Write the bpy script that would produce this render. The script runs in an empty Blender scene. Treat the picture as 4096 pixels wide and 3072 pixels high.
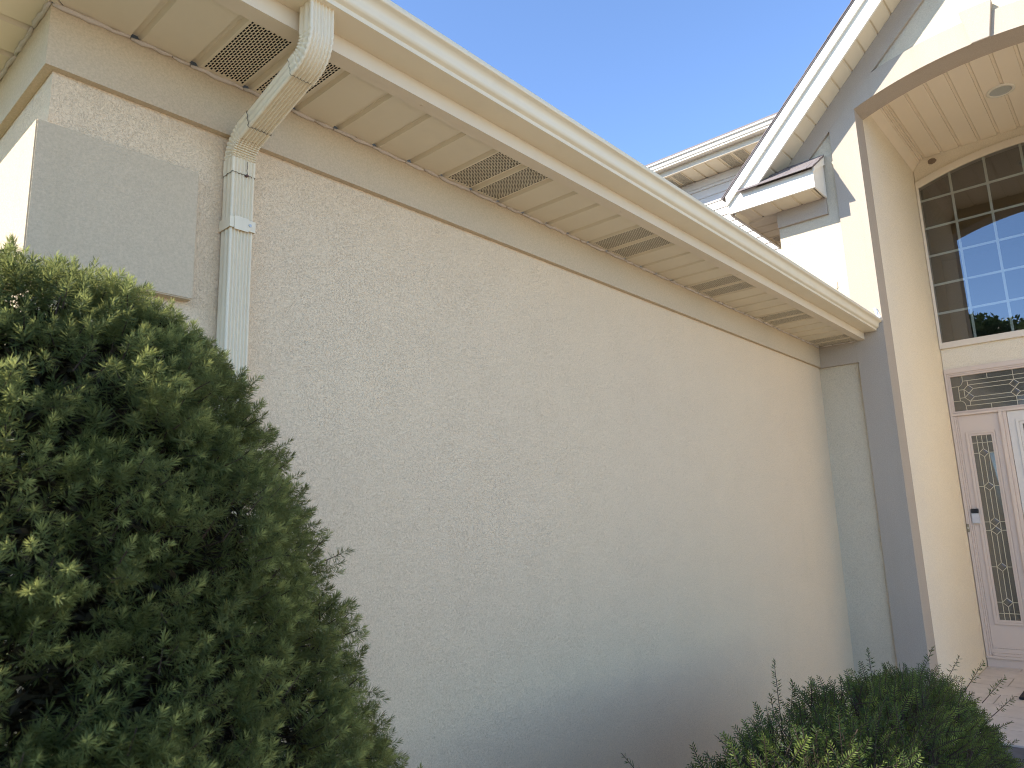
import bpy, bmesh, math, random
import numpy as np
from mathutils import Vector, Matrix

SC = bpy.context.scene
C = SC.collection
rng = np.random.default_rng(11)
random.seed(5)

# ------------------------------------------------------------------ camera, sky, sun, exposure
cam_d = bpy.data.cameras.new('camera')
cam = bpy.data.objects.new('camera', cam_d); C.objects.link(cam)
cam_d.sensor_width = 36.0
cam_d.lens = 2879.85 / 4096 * 36.0
cam_d.clip_start = 0.02
cam_d.clip_end = 1500
def _rot(r):
    cx, cy, cz = np.cos(r); sx, sy, sz = np.sin(r)
    Rx = np.array([[1, 0, 0], [0, cx, -sx], [0, sx, cx]])
    Ry = np.array([[cy, 0, sy], [0, 1, 0], [-sy, 0, cy]])
    Rz = np.array([[cz, -sz, 0], [sz, cz, 0], [0, 0, 1]])
    return Rz @ Ry @ Rx
_M = _rot(np.array([1.28502912, -0.827802343, 0.179142199]))      # world -> camera (x right, y down, z forward)
_m = Matrix(((_M[0][0], -_M[1][0], -_M[2][0], 0.0), (_M[0][1], -_M[1][1], -_M[2][1], 0.0),
             (_M[0][2], -_M[1][2], -_M[2][2], 1.5), (0, 0, 0, 1)))
cam.matrix_world = _m
cam_d.dof.use_dof = True
cam_d.dof.focus_distance = 3.2
cam_d.dof.aperture_fstop = 13.0
SC.camera = cam

SUN = Vector((-1.0, 0.56, 0.72)).normalized()     # towards the sun
SUN_EL = math.asin(SUN.z)
W = bpy.data.worlds.new('World'); SC.world = W; W.use_nodes = True
wn = W.node_tree.nodes; wl = W.node_tree.links
sky = wn.new('ShaderNodeTexSky'); sky.sky_type = 'NISHITA'; sky.sun_disc = False
sky.sun_elevation = SUN_EL
sky.sun_rotation = math.atan2(SUN.x, SUN.y)
sky.air_density = 0.64; sky.dust_density = 0.0; sky.ozone_density = 3.2; sky.altitude = 200
bg = wn['Background']; bg.inputs['Strength'].default_value = 0.15
wl.new(sky.outputs[0], bg.inputs['Color'])
sun_d = bpy.data.lights.new('sun', 'SUN'); sun_d.energy = 2.9; sun_d.angle = math.radians(0.53); sun_d.color = (1.0, 0.95, 0.87)
sun = bpy.data.objects.new('sun', sun_d); C.objects.link(sun)
sun.rotation_euler = SUN.to_track_quat('Z', 'Y').to_euler(); sun.location = (-20, 12, 15)
SC.view_settings.view_transform = 'Standard'; SC.view_settings.look = 'None'
SC.view_settings.gamma = 1.0; SC.view_settings.use_curve_mapping = False
SC.view_settings.exposure = 1.70
SC.cycles.use_denoising = True; SC.cycles.denoising_prefilter = 'NONE'; SC.cycles.denoising_input_passes = 'RGB_ALBEDO_NORMAL'
SC.cycles.use_adaptive_sampling = True; SC.cycles.adaptive_threshold = 0.015
SC.cycles.max_bounces = 8; SC.cycles.diffuse_bounces = 5; SC.cycles.glossy_bounces = 3; SC.cycles.transmission_bounces = 4
SC.cycles.transparent_max_bounces = 12
SC.cycles.sample_clamp_indirect = 6.0
SC.cycles.filter_width = 1.1

# ------------------------------------------------------------------ materials
def nodes(name):
    m = bpy.data.materials.new(name); m.use_nodes = True
    nt = m.node_tree
    return m, nt.nodes, nt.links, nt.nodes['Principled BSDF']
def pos_map(n, l, sx=1, sy=1, sz=1):
    g = n.new('ShaderNodeNewGeometry'); mp = n.new('ShaderNodeMapping')
    mp.inputs['Scale'].default_value = (sx, sy, sz)
    l.new(g.outputs['Position'], mp.inputs['Vector']); return mp.outputs[0]
def noise(n, l, vec, scale, detail=3, rough=0.55, dist=0.0):
    t = n.new('ShaderNodeTexNoise'); t.inputs['Scale'].default_value = scale; t.inputs['Detail'].default_value = detail
    t.inputs['Roughness'].default_value = rough; t.inputs['Distortion'].default_value = dist
    l.new(vec, t.inputs['Vector']); return t.outputs['Fac']
def mrange(n, l, v, a, b, c, d):
    t = n.new('ShaderNodeMapRange'); l.new(v, t.inputs[0])
    for i, x in enumerate((a, b, c, d)): t.inputs[i + 1].default_value = x
    return t.outputs[0]
def math_(n, l, op, a, b=None):
    t = n.new('ShaderNodeMath'); t.operation = op
    for i, x in enumerate((a, b)):
        if x is None: continue
        if isinstance(x, (int, float)): t.inputs[i].default_value = x
        else: l.new(x, t.inputs[i])
    return t.outputs[0]
def mixc(n, l, fac, c1, c2, mode='MIX'):
    t = n.new('ShaderNodeMix'); t.data_type = 'RGBA'; t.blend_type = mode
    if isinstance(fac, (int, float)): t.inputs[0].default_value = fac
    else: l.new(fac, t.inputs[0])
    for i, c in ((6, c1), (7, c2)):
        if isinstance(c, tuple): t.inputs[i].default_value = (*c[:3], 1)
        else: l.new(c, t.inputs[i])
    return t.outputs[2]
def bump(n, l, h, strength, dist, bsdf):
    b = n.new('ShaderNodeBump'); b.inputs['Strength'].default_value = strength; b.inputs['Distance'].default_value = dist
    l.new(h, b.inputs['Height']); l.new(b.outputs[0], bsdf.inputs['Normal'])

def stucco(name, col, col2, groove=1.0, fine=1.0, gscale=1.0, stain=0.0):
    m, n, l, b = nodes(name)
    v = pos_map(n, l, 1, 1, 0.62)
    n1 = noise(n, l, v, 165 * gscale, 3, 0.62, 1.0)
    g = mrange(n, l, math_(n, l, 'ABSOLUTE', math_(n, l, 'SUBTRACT', n1, 0.5)), 0.0, 0.022, 0.0, 1.0)
    # grooves come and go in patches
    pm = pos_map(n, l)
    patch = mrange(n, l, noise(n, l, pm, 5.5, 3, 0.6), 0.30, 0.66, 0.62, 1.0)
    gg = math_(n, l, 'SUBTRACT', 1.0, math_(n, l, 'MULTIPLY', math_(n, l, 'SUBTRACT', 1.0, g), patch))
    f1 = noise(n, l, pm, 260, 3, 0.65)
    h = math_(n, l, 'ADD', math_(n, l, 'MULTIPLY', gg, 0.9 * groove), math_(n, l, 'MULTIPLY', f1, 0.9 * fine))
    bump(n, l, h, 0.75, 0.0018, b)
    big = mrange(n, l, noise(n, l, pm, 1.1, 3, 0.5), 0.25, 0.75, 0, 1)
    c = mixc(n, l, big, col, col2)
    # grooves coloured darker, standing in for the shade inside them
    c = mixc(n, l, math_(n, l, 'MULTIPLY', math_(n, l, 'SUBTRACT', 1.0, gg), 0.33 * groove), c, tuple(x * 0.55 for x in col))
    sp = mrange(n, l, noise(n, l, pm, 165, 3, 0.75), 0.32, 0.68, 0, 1)
    c = mixc(n, l, sp, mixc(n, l, 1.0, c, (0.88, 0.88, 0.88), 'MULTIPLY'), mixc(n, l, 1.0, c, (1.08, 1.08, 1.08), 'MULTIPLY'))
    if stain:
        vs = pos_map(n, l, 7, 7, 0.55)
        s = mrange(n, l, noise(n, l, vs, 1.0, 4, 0.6), 0.55, 0.8, 0, stain)
        c = mixc(n, l, s, c, (col[0] * 0.75, col[1] * 0.76, col[2] * 0.72))
    l.new(c, b.inputs['Base Color'])
    b.inputs['Roughness'].default_value = 0.92
    b.inputs['Specular IOR Level'].default_value = 0.15
    return m

def paint(name, col, rough=0.45, var=0.06, dirt=0.0, spec=0.4, bumpy=0.0, dirtcol=(0.10, 0.09, 0.06)):
    m, n, l, b = nodes(name)
    pm = pos_map(n, l)
    big = noise(n, l, pm, 2.3, 4, 0.6)
    c = mixc(n, l, mrange(n, l, big, 0.3, 0.7, 0, 1), col, tuple(x * (1 - var) for x in col))
    if dirt:
        vs = pos_map(n, l, 9, 9, 1.6)
        s = mrange(n, l, noise(n, l, vs, 1.6, 5, 0.65), 0.52, 0.85, 0, dirt)
        c = mixc(n, l, s, c, dirtcol)
    l.new(c, b.inputs['Base Color'])
    l.new(mrange(n, l, noise(n, l, pm, 14, 3), 0.3, 0.7, rough - 0.05, rough + 0.08), b.inputs['Roughness'])
    b.inputs['Specular IOR Level'].default_value = spec
    if bumpy:
        bump(n, l, noise(n, l, pm, 7, 3), bumpy, 0.004, b)
    return m

M = {}
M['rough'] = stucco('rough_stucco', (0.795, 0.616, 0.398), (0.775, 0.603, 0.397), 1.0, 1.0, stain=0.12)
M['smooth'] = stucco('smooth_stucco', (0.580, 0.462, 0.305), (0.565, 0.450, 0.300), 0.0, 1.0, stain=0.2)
M['gable_rough_dimmed'] = stucco('dimmed_rough_stucco', (0.66, 0.56, 0.40), (0.645, 0.548, 0.392), 1.0, 1.0, 0.8)  # same stucco as the long wall, darkened to offset the sun on it
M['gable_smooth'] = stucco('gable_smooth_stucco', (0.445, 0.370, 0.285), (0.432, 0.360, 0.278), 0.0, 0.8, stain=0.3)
M['porch_rough_lit'] = stucco('lit_porch_stucco', (0.86, 0.755, 0.575), (0.84, 0.735, 0.56), 0.9, 1.0)  # same stucco again, lightened to stand in for bounced light in the porch
M['soffit'] = paint('soffit_vinyl', (0.72, 0.62, 0.435), 0.5, 0.04, 0.05)
M['gutter'] = paint('gutter_enamel', (0.77, 0.655, 0.45), 0.38, 0.05, 0.06, bumpy=0.08)
M['fascia'] = paint('fascia_aluminium', (0.71, 0.60, 0.43), 0.4, 0.05, 0.05, bumpy=0.06)
M['white_fascia'] = paint('white_fascia', (0.80, 0.74, 0.61), 0.4, 0.04, 0.04)
M['downspout'] = paint('downspout_enamel', (0.80, 0.685, 0.48), 0.4, 0.06, 0.2, dirtcol=(0.34, 0.33, 0.22))
M['caulk'] = paint('caulk', (0.66, 0.58, 0.47), 0.8, 0.15, 0.4, 0.2, 0.6)
M['vent_shade'] = paint('vent_shade_box', (0.02, 0.017, 0.013), 0.9, 0.1)
M['trim'] = paint('door_trim', (0.68, 0.55, 0.44), 0.4, 0.04, 0.03)
M['door'] = paint('door_enamel', (0.72, 0.66, 0.575), 0.35, 0.03, 0.02)
M['window_frame'] = paint('window_frame', (0.74, 0.64, 0.50), 0.4, 0.03)
M['muntin'] = paint('muntin', (0.72, 0.70, 0.58), 0.4, 0.02)
M['came'] = paint('brass_came', (0.62, 0.54, 0.36), 0.35, 0.1, spec=0.6)
M['siding'] = paint('vinyl_siding', (0.72, 0.655, 0.56), 0.5, 0.04)
M['white_siding'] = M['siding']
M['ceiling'] = paint('ceiling_vinyl', (0.80, 0.69, 0.53), 0.5, 0.03)
M['black'] = paint('black_plastic', (0.015, 0.015, 0.016), 0.3, 0.0)
M['silver'] = paint('satin_nickel', (0.55, 0.54, 0.53), 0.35, 0.02, spec=0.8)
M['brassy'] = paint('tarnished_brass', (0.30, 0.25, 0.16), 0.45, 0.1, 0.3)
M['rust'] = paint('rusty_screw', (0.10, 0.045, 0.03), 0.6, 0.2)
M['steel'] = paint('steel_screw', (0.5, 0.5, 0.48), 0.3, 0.1, spec=0.8)
M['mud'] = paint('dry_mud', (0.30, 0.22, 0.15), 0.95, 0.4, bumpy=1.0)
M['room'] = paint('room_paint', (0.22, 0.19, 0.16), 0.9, 0.05)
M['flash'] = paint('white_flashing', (0.85, 0.85, 0.83), 0.4, 0.02)
M['rubber'] = paint('rubber_mat', (0.02, 0.02, 0.022), 0.8, 0.2)
M['twig'] = paint('brown_twig', (0.050, 0.031, 0.020), 0.85, 0.3)
M['bounce_bed'] = paint('bounce_gravel', (0.50, 0.395, 0.29), 0.95, 0.4, bumpy=1.0)  # pale gravel for the unseen bed, chosen to bounce light up the wall
M['concrete'] = paint('bounce_concrete', (0.60, 0.48, 0.365), 0.85, 0.12, 0.15)  # pale warm tone chosen for its bounce onto the wall
M['grass'] = paint('lawn_grass', (0.085, 0.10, 0.04), 0.9, 0.3)
M['soil'] = M['grass']

def shingle_mat():
    m, n, l, b = nodes('asphalt_shingle')
    pm = pos_map(n, l)
    f = noise(n, l, pm, 420, 2, 0.7); g = noise(n, l, pm, 9, 3)
    c = mixc(n, l, mrange(n, l, f, 0.35, 0.65, 0, 1), (0.10, 0.083, 0.080), (0.32, 0.275, 0.255))
    c = mixc(n, l, mrange(n, l, g, 0.35, 0.65, 0, 0.35), c, (0.16, 0.12, 0.11))
    l.new(c, b.inputs['Base Color']); b.inputs['Roughness'].default_value = 0.95
    bump(n, l, f, 0.6, 0.002, b); return m
M['shingle'] = shingle_mat()

def tile_mat(name, c1, c2, rough):
    m, n, l, b = nodes(name)
    pm = pos_map(n, l)
    oi = n.new('ShaderNodeObjectInfo')
    f = noise(n, l, pm, 4.5, 5, 0.65, 1.5)
    c = mixc(n, l, mrange(n, l, f, 0.35, 0.68, 0, 1), c1, c2)
    c = mixc(n, l, mrange(n, l, oi.outputs['Random'], 0, 1, 0, 0.25), c, c2)
    l.new(c, b.inputs['Base Color']); b.inputs['Roughness'].default_value = rough
    bump(n, l, f, 0.15, 0.003, b); return m
M['tile'] = tile_mat('porch_tile', (0.64, 0.56, 0.48), (0.52, 0.45, 0.385), 0.45)
M['slate'] = tile_mat('slate', (0.085, 0.095, 0.115), (0.05, 0.056, 0.07), 0.55)
M['grout'] = paint('grout', (0.30, 0.26, 0.22), 0.9, 0.1)

def glass_mat(name, tint, refl, rough=0.0, body=None):
    m, n, l, b = nodes(name)
    out = n['Material Output']; n.remove(b)
    tr = n.new('ShaderNodeBsdfTransparent'); tr.inputs[0].default_value = (*tint, 1)
    gl = n.new('ShaderNodeBsdfGlossy'); gl.inputs['Roughness'].default_value = rough
    fr = n.new('ShaderNodeFresnel'); fr.inputs[0].default_value = 1.5
    fac = math_(n, l, 'ADD', math_(n, l, 'MULTIPLY', fr.outputs[0], 1.5), refl)
    if body:
        df = n.new('ShaderNodeBsdfDiffuse'); df.inputs[0].default_value = (*body, 1)
        mb_ = n.new('ShaderNodeMixShader'); mb_.inputs[0].default_value = 0.6
        l.new(tr.outputs[0], mb_.inputs[1]); l.new(df.outputs[0], mb_.inputs[2]); tr = mb_
    mx = n.new('ShaderNodeMixShader'); l.new(fac, mx.inputs[0]); l.new(tr.outputs[0], mx.inputs[1]); l.new(gl.outputs[0], mx.inputs[2])
    l.new(mx.outputs[0], out.inputs['Surface'])
    pm = pos_map(n, l)
    bp = n.new('ShaderNodeBump'); bp.inputs['Strength'].default_value = 0.06; bp.inputs['Distance'].default_value = 0.004
    l.new(noise(n, l, pm, 2.2, 1), bp.inputs['Height']); l.new(bp.outputs[0], gl.inputs['Normal'])
    return m
M['glass'] = glass_mat('window_glass', (0.75, 0.77, 0.75), 0.13)
M['lead_glass'] = glass_mat('leaded_glass', (0.55, 0.56, 0.5), 0.06, 0.10, (0.17, 0.155, 0.12))

def needle_mat(name, dark, light, tip, trans=0.35, glow=0.4):
    m, n, l, b = nodes(name)
    at = n.new('ShaderNodeAttribute'); at.attribute_name = 'tint'
    sp = n.new('ShaderNodeSeparateColor'); l.new(at.outputs['Color'], sp.inputs[0])
    c = mixc(n, l, sp.outputs[0], dark, light)
    c = mixc(n, l, sp.outputs[1], c, tip)
    l.new(c, b.inputs['Base Color'])
    b.inputs['Roughness'].default_value = 0.5
    b.inputs['Specular IOR Level'].default_value = 0.18
    tr = n.new('ShaderNodeBsdfTranslucent'); l.new(mixc(n, l, glow, c, tip), tr.inputs[0])
    mx = n.new('ShaderNodeMixShader'); mx.inputs[0].default_value = trans
    l.new(b.outputs[0], mx.inputs[1]); l.new(tr.outputs[0], mx.inputs[2]); l.new(mx.outputs[0], n['Material Output'].inputs['Surface'])
    return m
M['spruce'] = needle_mat('spruce_needles', (0.036, 0.053, 0.018), (0.098, 0.130, 0.042), (0.44, 0.45, 0.14), 0.5, 0.6)  # fresh tip colour also brightened to imitate sunlit tips
M['yew'] = needle_mat('yew_needles', (0.030, 0.050, 0.017), (0.066, 0.100, 0.026), (0.24, 0.29, 0.06))
M['leaf'] = needle_mat('tree_leaves', (0.03, 0.06, 0.02), (0.06, 0.10, 0.03), (0.12, 0.16, 0.05))

# ------------------------------------------------------------------ mesh helpers
def base_of(parent):
    v = Vector((0, 0, 0)); p = parent
    while p is not None: v = v + p.location; p = p.parent
    return v
def link(name, me, parent=None, loc=None):
    o = bpy.data.objects.new(name, me); C.objects.link(o)
    if parent is not None: o.parent = parent
    if loc is not None: o.location = loc
    return o
def mesh_obj(name, verts, faces, mat, parent=None, smooth=False, mats=None, idx=None, bevel=0.0):
    off = base_of(parent)
    me = bpy.data.meshes.new(name)
    me.from_pydata([(x - off.x, y - off.y, z - off.z) for x, y, z in verts], [], faces)
    for mm in (mats or [mat]): me.materials.append(mm)
    if idx is not None: me.polygons.foreach_set('material_index', idx)
    bm = bmesh.new(); bm.from_mesh(me); bmesh.ops.recalc_face_normals(bm, faces=bm.faces)
    if bevel: bmesh.ops.bevel(bm, geom=list(bm.edges), offset=bevel, segments=2, affect='EDGES', clamp_overlap=True)
    bm.to_mesh(me); bm.free()
    if smooth: me.polygons.foreach_set('use_smooth', [True] * len(me.polygons))
    me.update()
    return link(name, me, parent)
class MB:
    def __init__(s): s.v = []; s.f = []
    def add(s, v, f):
        k = len(s.v); s.v += list(v); s.f += [tuple(i + k for i in q) for q in f]; return s
    def box(s, x0, x1, y0, y1, z0, z1):
        return s.add([(x0, y0, z0), (x1, y0, z0), (x1, y1, z0), (x0, y1, z0), (x0, y0, z1), (x1, y0, z1), (x1, y1, z1), (x0, y1, z1)],
                     [(0, 3, 2, 1), (4, 5, 6, 7), (0, 1, 5, 4), (1, 2, 6, 5), (2, 3, 7, 6), (3, 0, 4, 7)])
    def prism(s, poly, axis, a, b, caps=True):
        P = (lambda u, v, t: (t, u, v)) if axis == 'x' else ((lambda u, v, t: (u, t, v)) if axis == 'y' else (lambda u, v, t: (u, v, t)))
        n = len(poly)
        v = [P(u, w, a) for u, w in poly] + [P(u, w, b) for u, w in poly]
        f = [(i, (i + 1) % n, n + (i + 1) % n, n + i) for i in range(n)]
        if caps: f += [tuple(range(n - 1, -1, -1)), tuple(range(n, 2 * n))]
        return s.add(v, f)
    def sheet(s, line, axis, a, b):       # open profile swept along an axis
        P = (lambda u, v, t: (t, u, v)) if axis == 'x' else ((lambda u, v, t: (u, t, v)) if axis == 'y' else (lambda u, v, t: (u, v, t)))
        n = len(line)
        return s.add([P(u, w, a) for u, w in line] + [P(u, w, b) for u, w in line], [(i, i + 1, n + i + 1, n + i) for i in range(n - 1)])
    def tube(s, pts, rad, k=6):
        pts = [Vector(p) for p in pts]; n = len(pts); v = []; f = []
        if isinstance(rad, (int, float)): rad = [rad] * n
        for i, p in enumerate(pts):
            d = (pts[min(i + 1, n - 1)] - pts[max(i - 1, 0)]).normalized()
            u = d.cross(Vector((0.13, 0.29, 0.95))).normalized(); w = d.cross(u)
            for j in range(k):
                a = 2 * math.pi * j / k; v.append(tuple(p + (u * math.cos(a) + w * math.sin(a)) * rad[i]))
        for i in range(n - 1):
            for j in range(k): f.append((i * k + j, i * k + (j + 1) % k, (i + 1) * k + (j + 1) % k, (i + 1) * k + j))
        f += [tuple(range(k - 1, -1, -1)), tuple(range((n - 1) * k, n * k))]
        return s.add(v, f)
    def build(s, name, mat, parent=None, smooth=False, bevel=0.0, **kw):
        return mesh_obj(name, s.v, s.f, mat, parent, smooth, bevel=bevel, **kw)
def box(name, x0, x1, y0, y1, z0, z1, mat, parent=None, bevel=0.0):
    return MB().box(x0, x1, y0, y1, z0, z1).build(name, mat, parent, bevel=bevel)
def prism(name, poly, axis, a, b, mat, parent=None, bevel=0.0):
    return MB().prism(poly, axis, a, b).build(name, mat, parent, bevel=bevel)
def empty(name, loc, parent=None):
    o = bpy.data.objects.new(name, None); C.objects.link(o); o.location = loc; o.empty_display_size = 0.2
    if parent: o.parent = parent
    return o
def tag(o, label=None, cat=None, group=None, kind=None):
    if label: o['label'] = label
    if cat: o['category'] = cat
    if group: o['group'] = group
    if kind: o['kind'] = kind
    return o
def arc(yc, apex, R, y0, y1, n=24):
    return [(y, apex - R + math.sqrt(R * R - (y - yc) ** 2)) for y in np.linspace(y0, y1, n)]

# ------------------------------------------------------------------ key planes (metres)
YA = 1.86            # rough face of the long wall
XB = 5.752           # smooth face of the gable wall
XR = 5.779           # rough face of the gable wall
XW = 5.985           # back of the gable wall
XD = 7.7145          # entry wall / upper wall
YJ = 1.357           # left jamb of the porch arch
YC = 0.471           # axis of the gable
YJ2 = 2 * YC - YJ
ZS = 2.788           # soffit
XL = 0.456           # left corner of the house
mir = lambda y: 2 * YC - y

# ------------------------------------------------------------------ ground
g = MB().add([(-400, -400, -0.03), (400, -400, -0.03), (400, 400, -0.03), (-400, 400, -0.03)], [(0, 1, 2, 3)]).build('lawn', M['grass'])
tag(g, kind='structure')
g = MB().add([(-9, -16, -0.012), (14, -16, -0.012), (14, -1.9, -0.012), (-9, -1.9, -0.012)], [(0, 1, 2, 3)]).build('bounce_driveway', M['concrete'])  # unseen paving, added to bounce sunlight onto the long wall
tag(g, kind='structure')
g = MB().add([(-9, -1.9, -0.008), (4.62, -1.9, -0.008), (4.62, 0.45, -0.008), (-9, 0.45, -0.008)], [(0, 1, 2, 3)]).build('bounce_footpath', M['concrete'])  # unseen path, added to bounce light onto the low part of the wall
tag(g, kind='structure')
bedm = MB()
nx, ny = 60, 24
bv = [(-0.9 + 6.65 * i / nx, 0.40 + 1.5 * j / ny, 0.02 + 0.02 * rng.random()) for j in range(ny + 1) for i in range(nx + 1)]
bf = [(j * (nx + 1) + i, j * (nx + 1) + i + 1, (j + 1) * (nx + 1) + i + 1, (j + 1) * (nx + 1) + i) for j in range(ny) for i in range(nx)]
g = mesh_obj('planting_bed', bv, bf, M['bounce_bed']); tag(g, kind='structure')

# porch floor with tiles, slate step
pf = box('porch_floor', 5.28, XD + 0.1, YJ2 - 0.25, YJ + 0.05, 0.0, 0.128, M['grout']); tag(pf, kind='structure')
tx = 0.33; ty = 0.6
tile_me = None
for i in range(8):
    for j in range(5):
        x0 = 5.282 + i * tx; x1 = min(x0 + tx - 0.005, XD - 0.002)
        y1 = YJ + 0.05 - j * ty + (0.3 if i % 2 else 0.0); y0 = y1 - ty + 0.005
        y1 = min(y1, YJ - 0.002 if x1 > XB - 0.01 else YJ + 0.05); y0 = max(y0, YJ2 - 0.25)
        if y1 - y0 < 0.03 or x1 - x0 < 0.03: continue
        if x1 > XB and x0 < XB: y1 = min(y1, YJ - 0.002)
        box('tile', x0, x1, y0, y1, 0.120, 0.140 + 0.001 * rng.random(), M['tile'], pf, bevel=0.0015)
st = box('slate_step', 4.66, 5.276, YJ2 - 0.25, YJ - 0.05, 0.0, 0.112, M['grout']); tag(st, kind='structure')
for i in range(2):
    for j in range(5):
        y1 = YJ - 0.05 - j * 0.405 - (0.0 if i else 0.0); y0 = y1 - 0.40
        box('slate_slab', 4.662 + i * 0.307, 4.662 + i * 0.307 + 0.302, max(y0, YJ2 - 0.25), y1, 0.105, 0.134 + 0.002 * rng.random(), M['slate'], st, bevel=0.003)

# ------------------------------------------------------------------ the house
H = empty('house', (3.1, 1.86, 0))
tag(H, 'beige stucco house with cream eaves and an arched porch entry', 'house')

# long wall and left side wall
MB().box(XL, XR, YA, YA + 0.2, 0, 2.80).build('front_wall', M['rough'], H)
MB().box(XL, XL + 0.2, YA + 0.2, 9.0, 0, 2.80).build('side_wall', M['rough'], H)
# frieze band turning the corner
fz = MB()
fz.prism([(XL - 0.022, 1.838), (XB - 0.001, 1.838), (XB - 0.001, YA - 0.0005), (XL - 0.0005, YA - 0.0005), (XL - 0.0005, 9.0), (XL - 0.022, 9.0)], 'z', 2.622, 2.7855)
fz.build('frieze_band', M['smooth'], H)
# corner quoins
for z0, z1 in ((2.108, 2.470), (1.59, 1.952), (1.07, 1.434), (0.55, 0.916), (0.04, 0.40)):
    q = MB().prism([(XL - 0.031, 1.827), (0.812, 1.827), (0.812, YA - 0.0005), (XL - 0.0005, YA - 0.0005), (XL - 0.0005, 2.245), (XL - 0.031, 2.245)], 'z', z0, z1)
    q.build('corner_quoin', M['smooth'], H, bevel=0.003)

# gable wall (rough) with the arch opening cut out of its outline
AR, AAP = 2.616, 4.797
def rake_wall(y): return 5.288 - 1.03 * (abs(y - YC) + YC - 1.032)
apex_w = rake_wall(YC)
YG = 2.05
intr = arc(YC, AAP, AR, YJ, YJ2, 28)
poly = [(YG, 0), (YG, rake_wall(YG) + 0.05), (YC, apex_w + 0.05), (mir(YG), rake_wall(YG) + 0.05), (mir(YG), 0), (YJ2, 0)] + intr[::-1] + [(YJ, 0)]
gw = MB().prism(poly, 'x', XR, XW)
nside = len(poly)
idx = [1] * nside + [0, 0]
gw.build('gable_wall', None, H, mats=[M['gable_rough_dimmed'], M['gable_smooth']], idx=idx)
# proud smooth layer: pilasters joined by the arch band
def rl(y): return 4.889 - 0.99 * (abs(y - YC) + YC - 1.2)
extr = arc(YC, 4.99, 2.81, 1.2, mir(1.2), 24)
poly = [(1.56, 0), (1.56, rl(1.56)), (1.2, rl(1.2))] + extr[1:-1] + [(mir(1.2), rl(1.2)), (mir(1.56), rl(1.56)), (mir(1.56), 0), (YJ2, 0)] + intr[::-1] + [(YJ, 0)]
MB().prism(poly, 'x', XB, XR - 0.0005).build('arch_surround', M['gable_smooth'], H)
poly = [(YG, rl(YG)), (YG, rake_wall(YG)), (YC, apex_w), (mir(YG), rake_wall(YG)), (mir(YG), rl(YG)), (YC, rl(YC))]
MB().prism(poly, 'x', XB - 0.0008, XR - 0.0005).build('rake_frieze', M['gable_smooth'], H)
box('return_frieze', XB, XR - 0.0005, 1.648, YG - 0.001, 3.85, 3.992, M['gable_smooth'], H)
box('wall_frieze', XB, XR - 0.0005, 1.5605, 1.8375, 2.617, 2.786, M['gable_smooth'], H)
ks = MB().prism([(0.527, 4.782), (0.416, 4.782), (0.370, 5.057), (0.574, 5.057)], 'x', 5.718, XR - 0.001)
ks.build('keystone', M['gable_smooth'], H, bevel=0.003)
# porch side walls
MB().box(XW, XD + 0.2, YJ + 0.004, YJ + 0.15, 0.0, 5.0).build('porch_side_wall', M['porch_rough_lit'], H)
MB().box(XW, XD + 0.2, YJ2 - 0.15, YJ2 - 0.004, 0.0, 5.0).build('porch_side_wall', M['porch_rough_lit'], H)
MB().box(XW, XD, YG - 0.12, YG, 2.8, 4.0).build('side_wall', M['gable_rough_dimmed'], H)
MB().box(XW, XD, mir(YG), mir(YG) + 0.12, 0.0, 4.0).build('side_wall', M['gable_rough_dimmed'], H)

# ------------------------------------------------------------------ soffit panels
PITCH = 0.1562
def panel_profile(w, groove=0.027, step=0.012, t=0.004):
    # (u, height): groove on the low-u side, flat board after it; thickness upwards
    low = [(0.0, step), (groove * 0.72, step), (groove, 0.0), (w - 0.0006, 0.0)]
    return low + [(w - 0.0006, step + t), (0.0, step + t)]
def soffit_panel_mesh(name, w, length, vent):
    mb = MB()
    if not vent:
        mb.prism([(u, h) for u, h in panel_profile(w)], 'y', 0, length)
    else:
        gr = 0.027; mb.sheet([(0, 0.012), (gr * 0.72, 0.012), (gr, 0)], 'y', 0, length)
        mb.add([(w - 0.0006, 0, 0), (w - 0.0006, length, 0), (w - 0.0006, length, 0.016), (w - 0.0006, 0, 0.016)], [(0, 1, 2, 3)])
        x0 = gr + 0.006; x1 = w - 0.007; ncol = 15
        cw = (x1 - x0) / ncol; sw = 0.0051; py = 0.0150; sl = 0.0116
        mb.add([(gr, 0, 0), (x0, 0, 0), (x0, length, 0), (gr, length, 0)], [(0, 1, 2, 3)])
        mb.add([(x1, 0, 0), (w - 0.0006, 0, 0), (w - 0.0006, length, 0), (x1, length, 0)], [(0, 1, 2, 3)])
        for c in range(ncol):
            a = x0 + c * cw; b = a + cw - sw; d = a + cw
            mb.add([(a, 0, 0), (b, 0, 0), (b, length, 0), (a, length, 0)], [(0, 1, 2, 3)])
            y = 0.0; s = 0.013 + (py / 2 if c % 2 else 0)
            while s + sl < length - 0.012:
                mb.add([(b, y, 0), (d, y, 0), (d, s, 0), (b, s, 0)], [(0, 1, 2, 3)])
                mb.add([(b, s, 0), (b, s + sl, 0), (b, s + sl, 0.0007), (b, s, 0.0007)], [(0, 1, 2, 3)])
                mb.add([(d, s, 0), (d, s + sl, 0), (d, s + sl, 0.0007), (d, s, 0.0007)], [(0, 1, 2, 3)])
                y = s + sl; s += py
            mb.add([(b, y, 0), (d, y, 0), (d, length, 0), (b, length, 0)], [(0, 1, 2, 3)])
    me = bpy.data.meshes.new(name); me.from_pydata(mb.v, [], mb.f)
    bm = bmesh.new(); bm.from_mesh(me)
    if not vent: bmesh.ops.recalc_face_normals(bm, faces=bm.faces)
    bm.to_mesh(me); bm.free()
    return me
SY0, SY1 = 1.540, 1.8375
XF_L = 0.092                     # inner face of the left fascia
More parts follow.
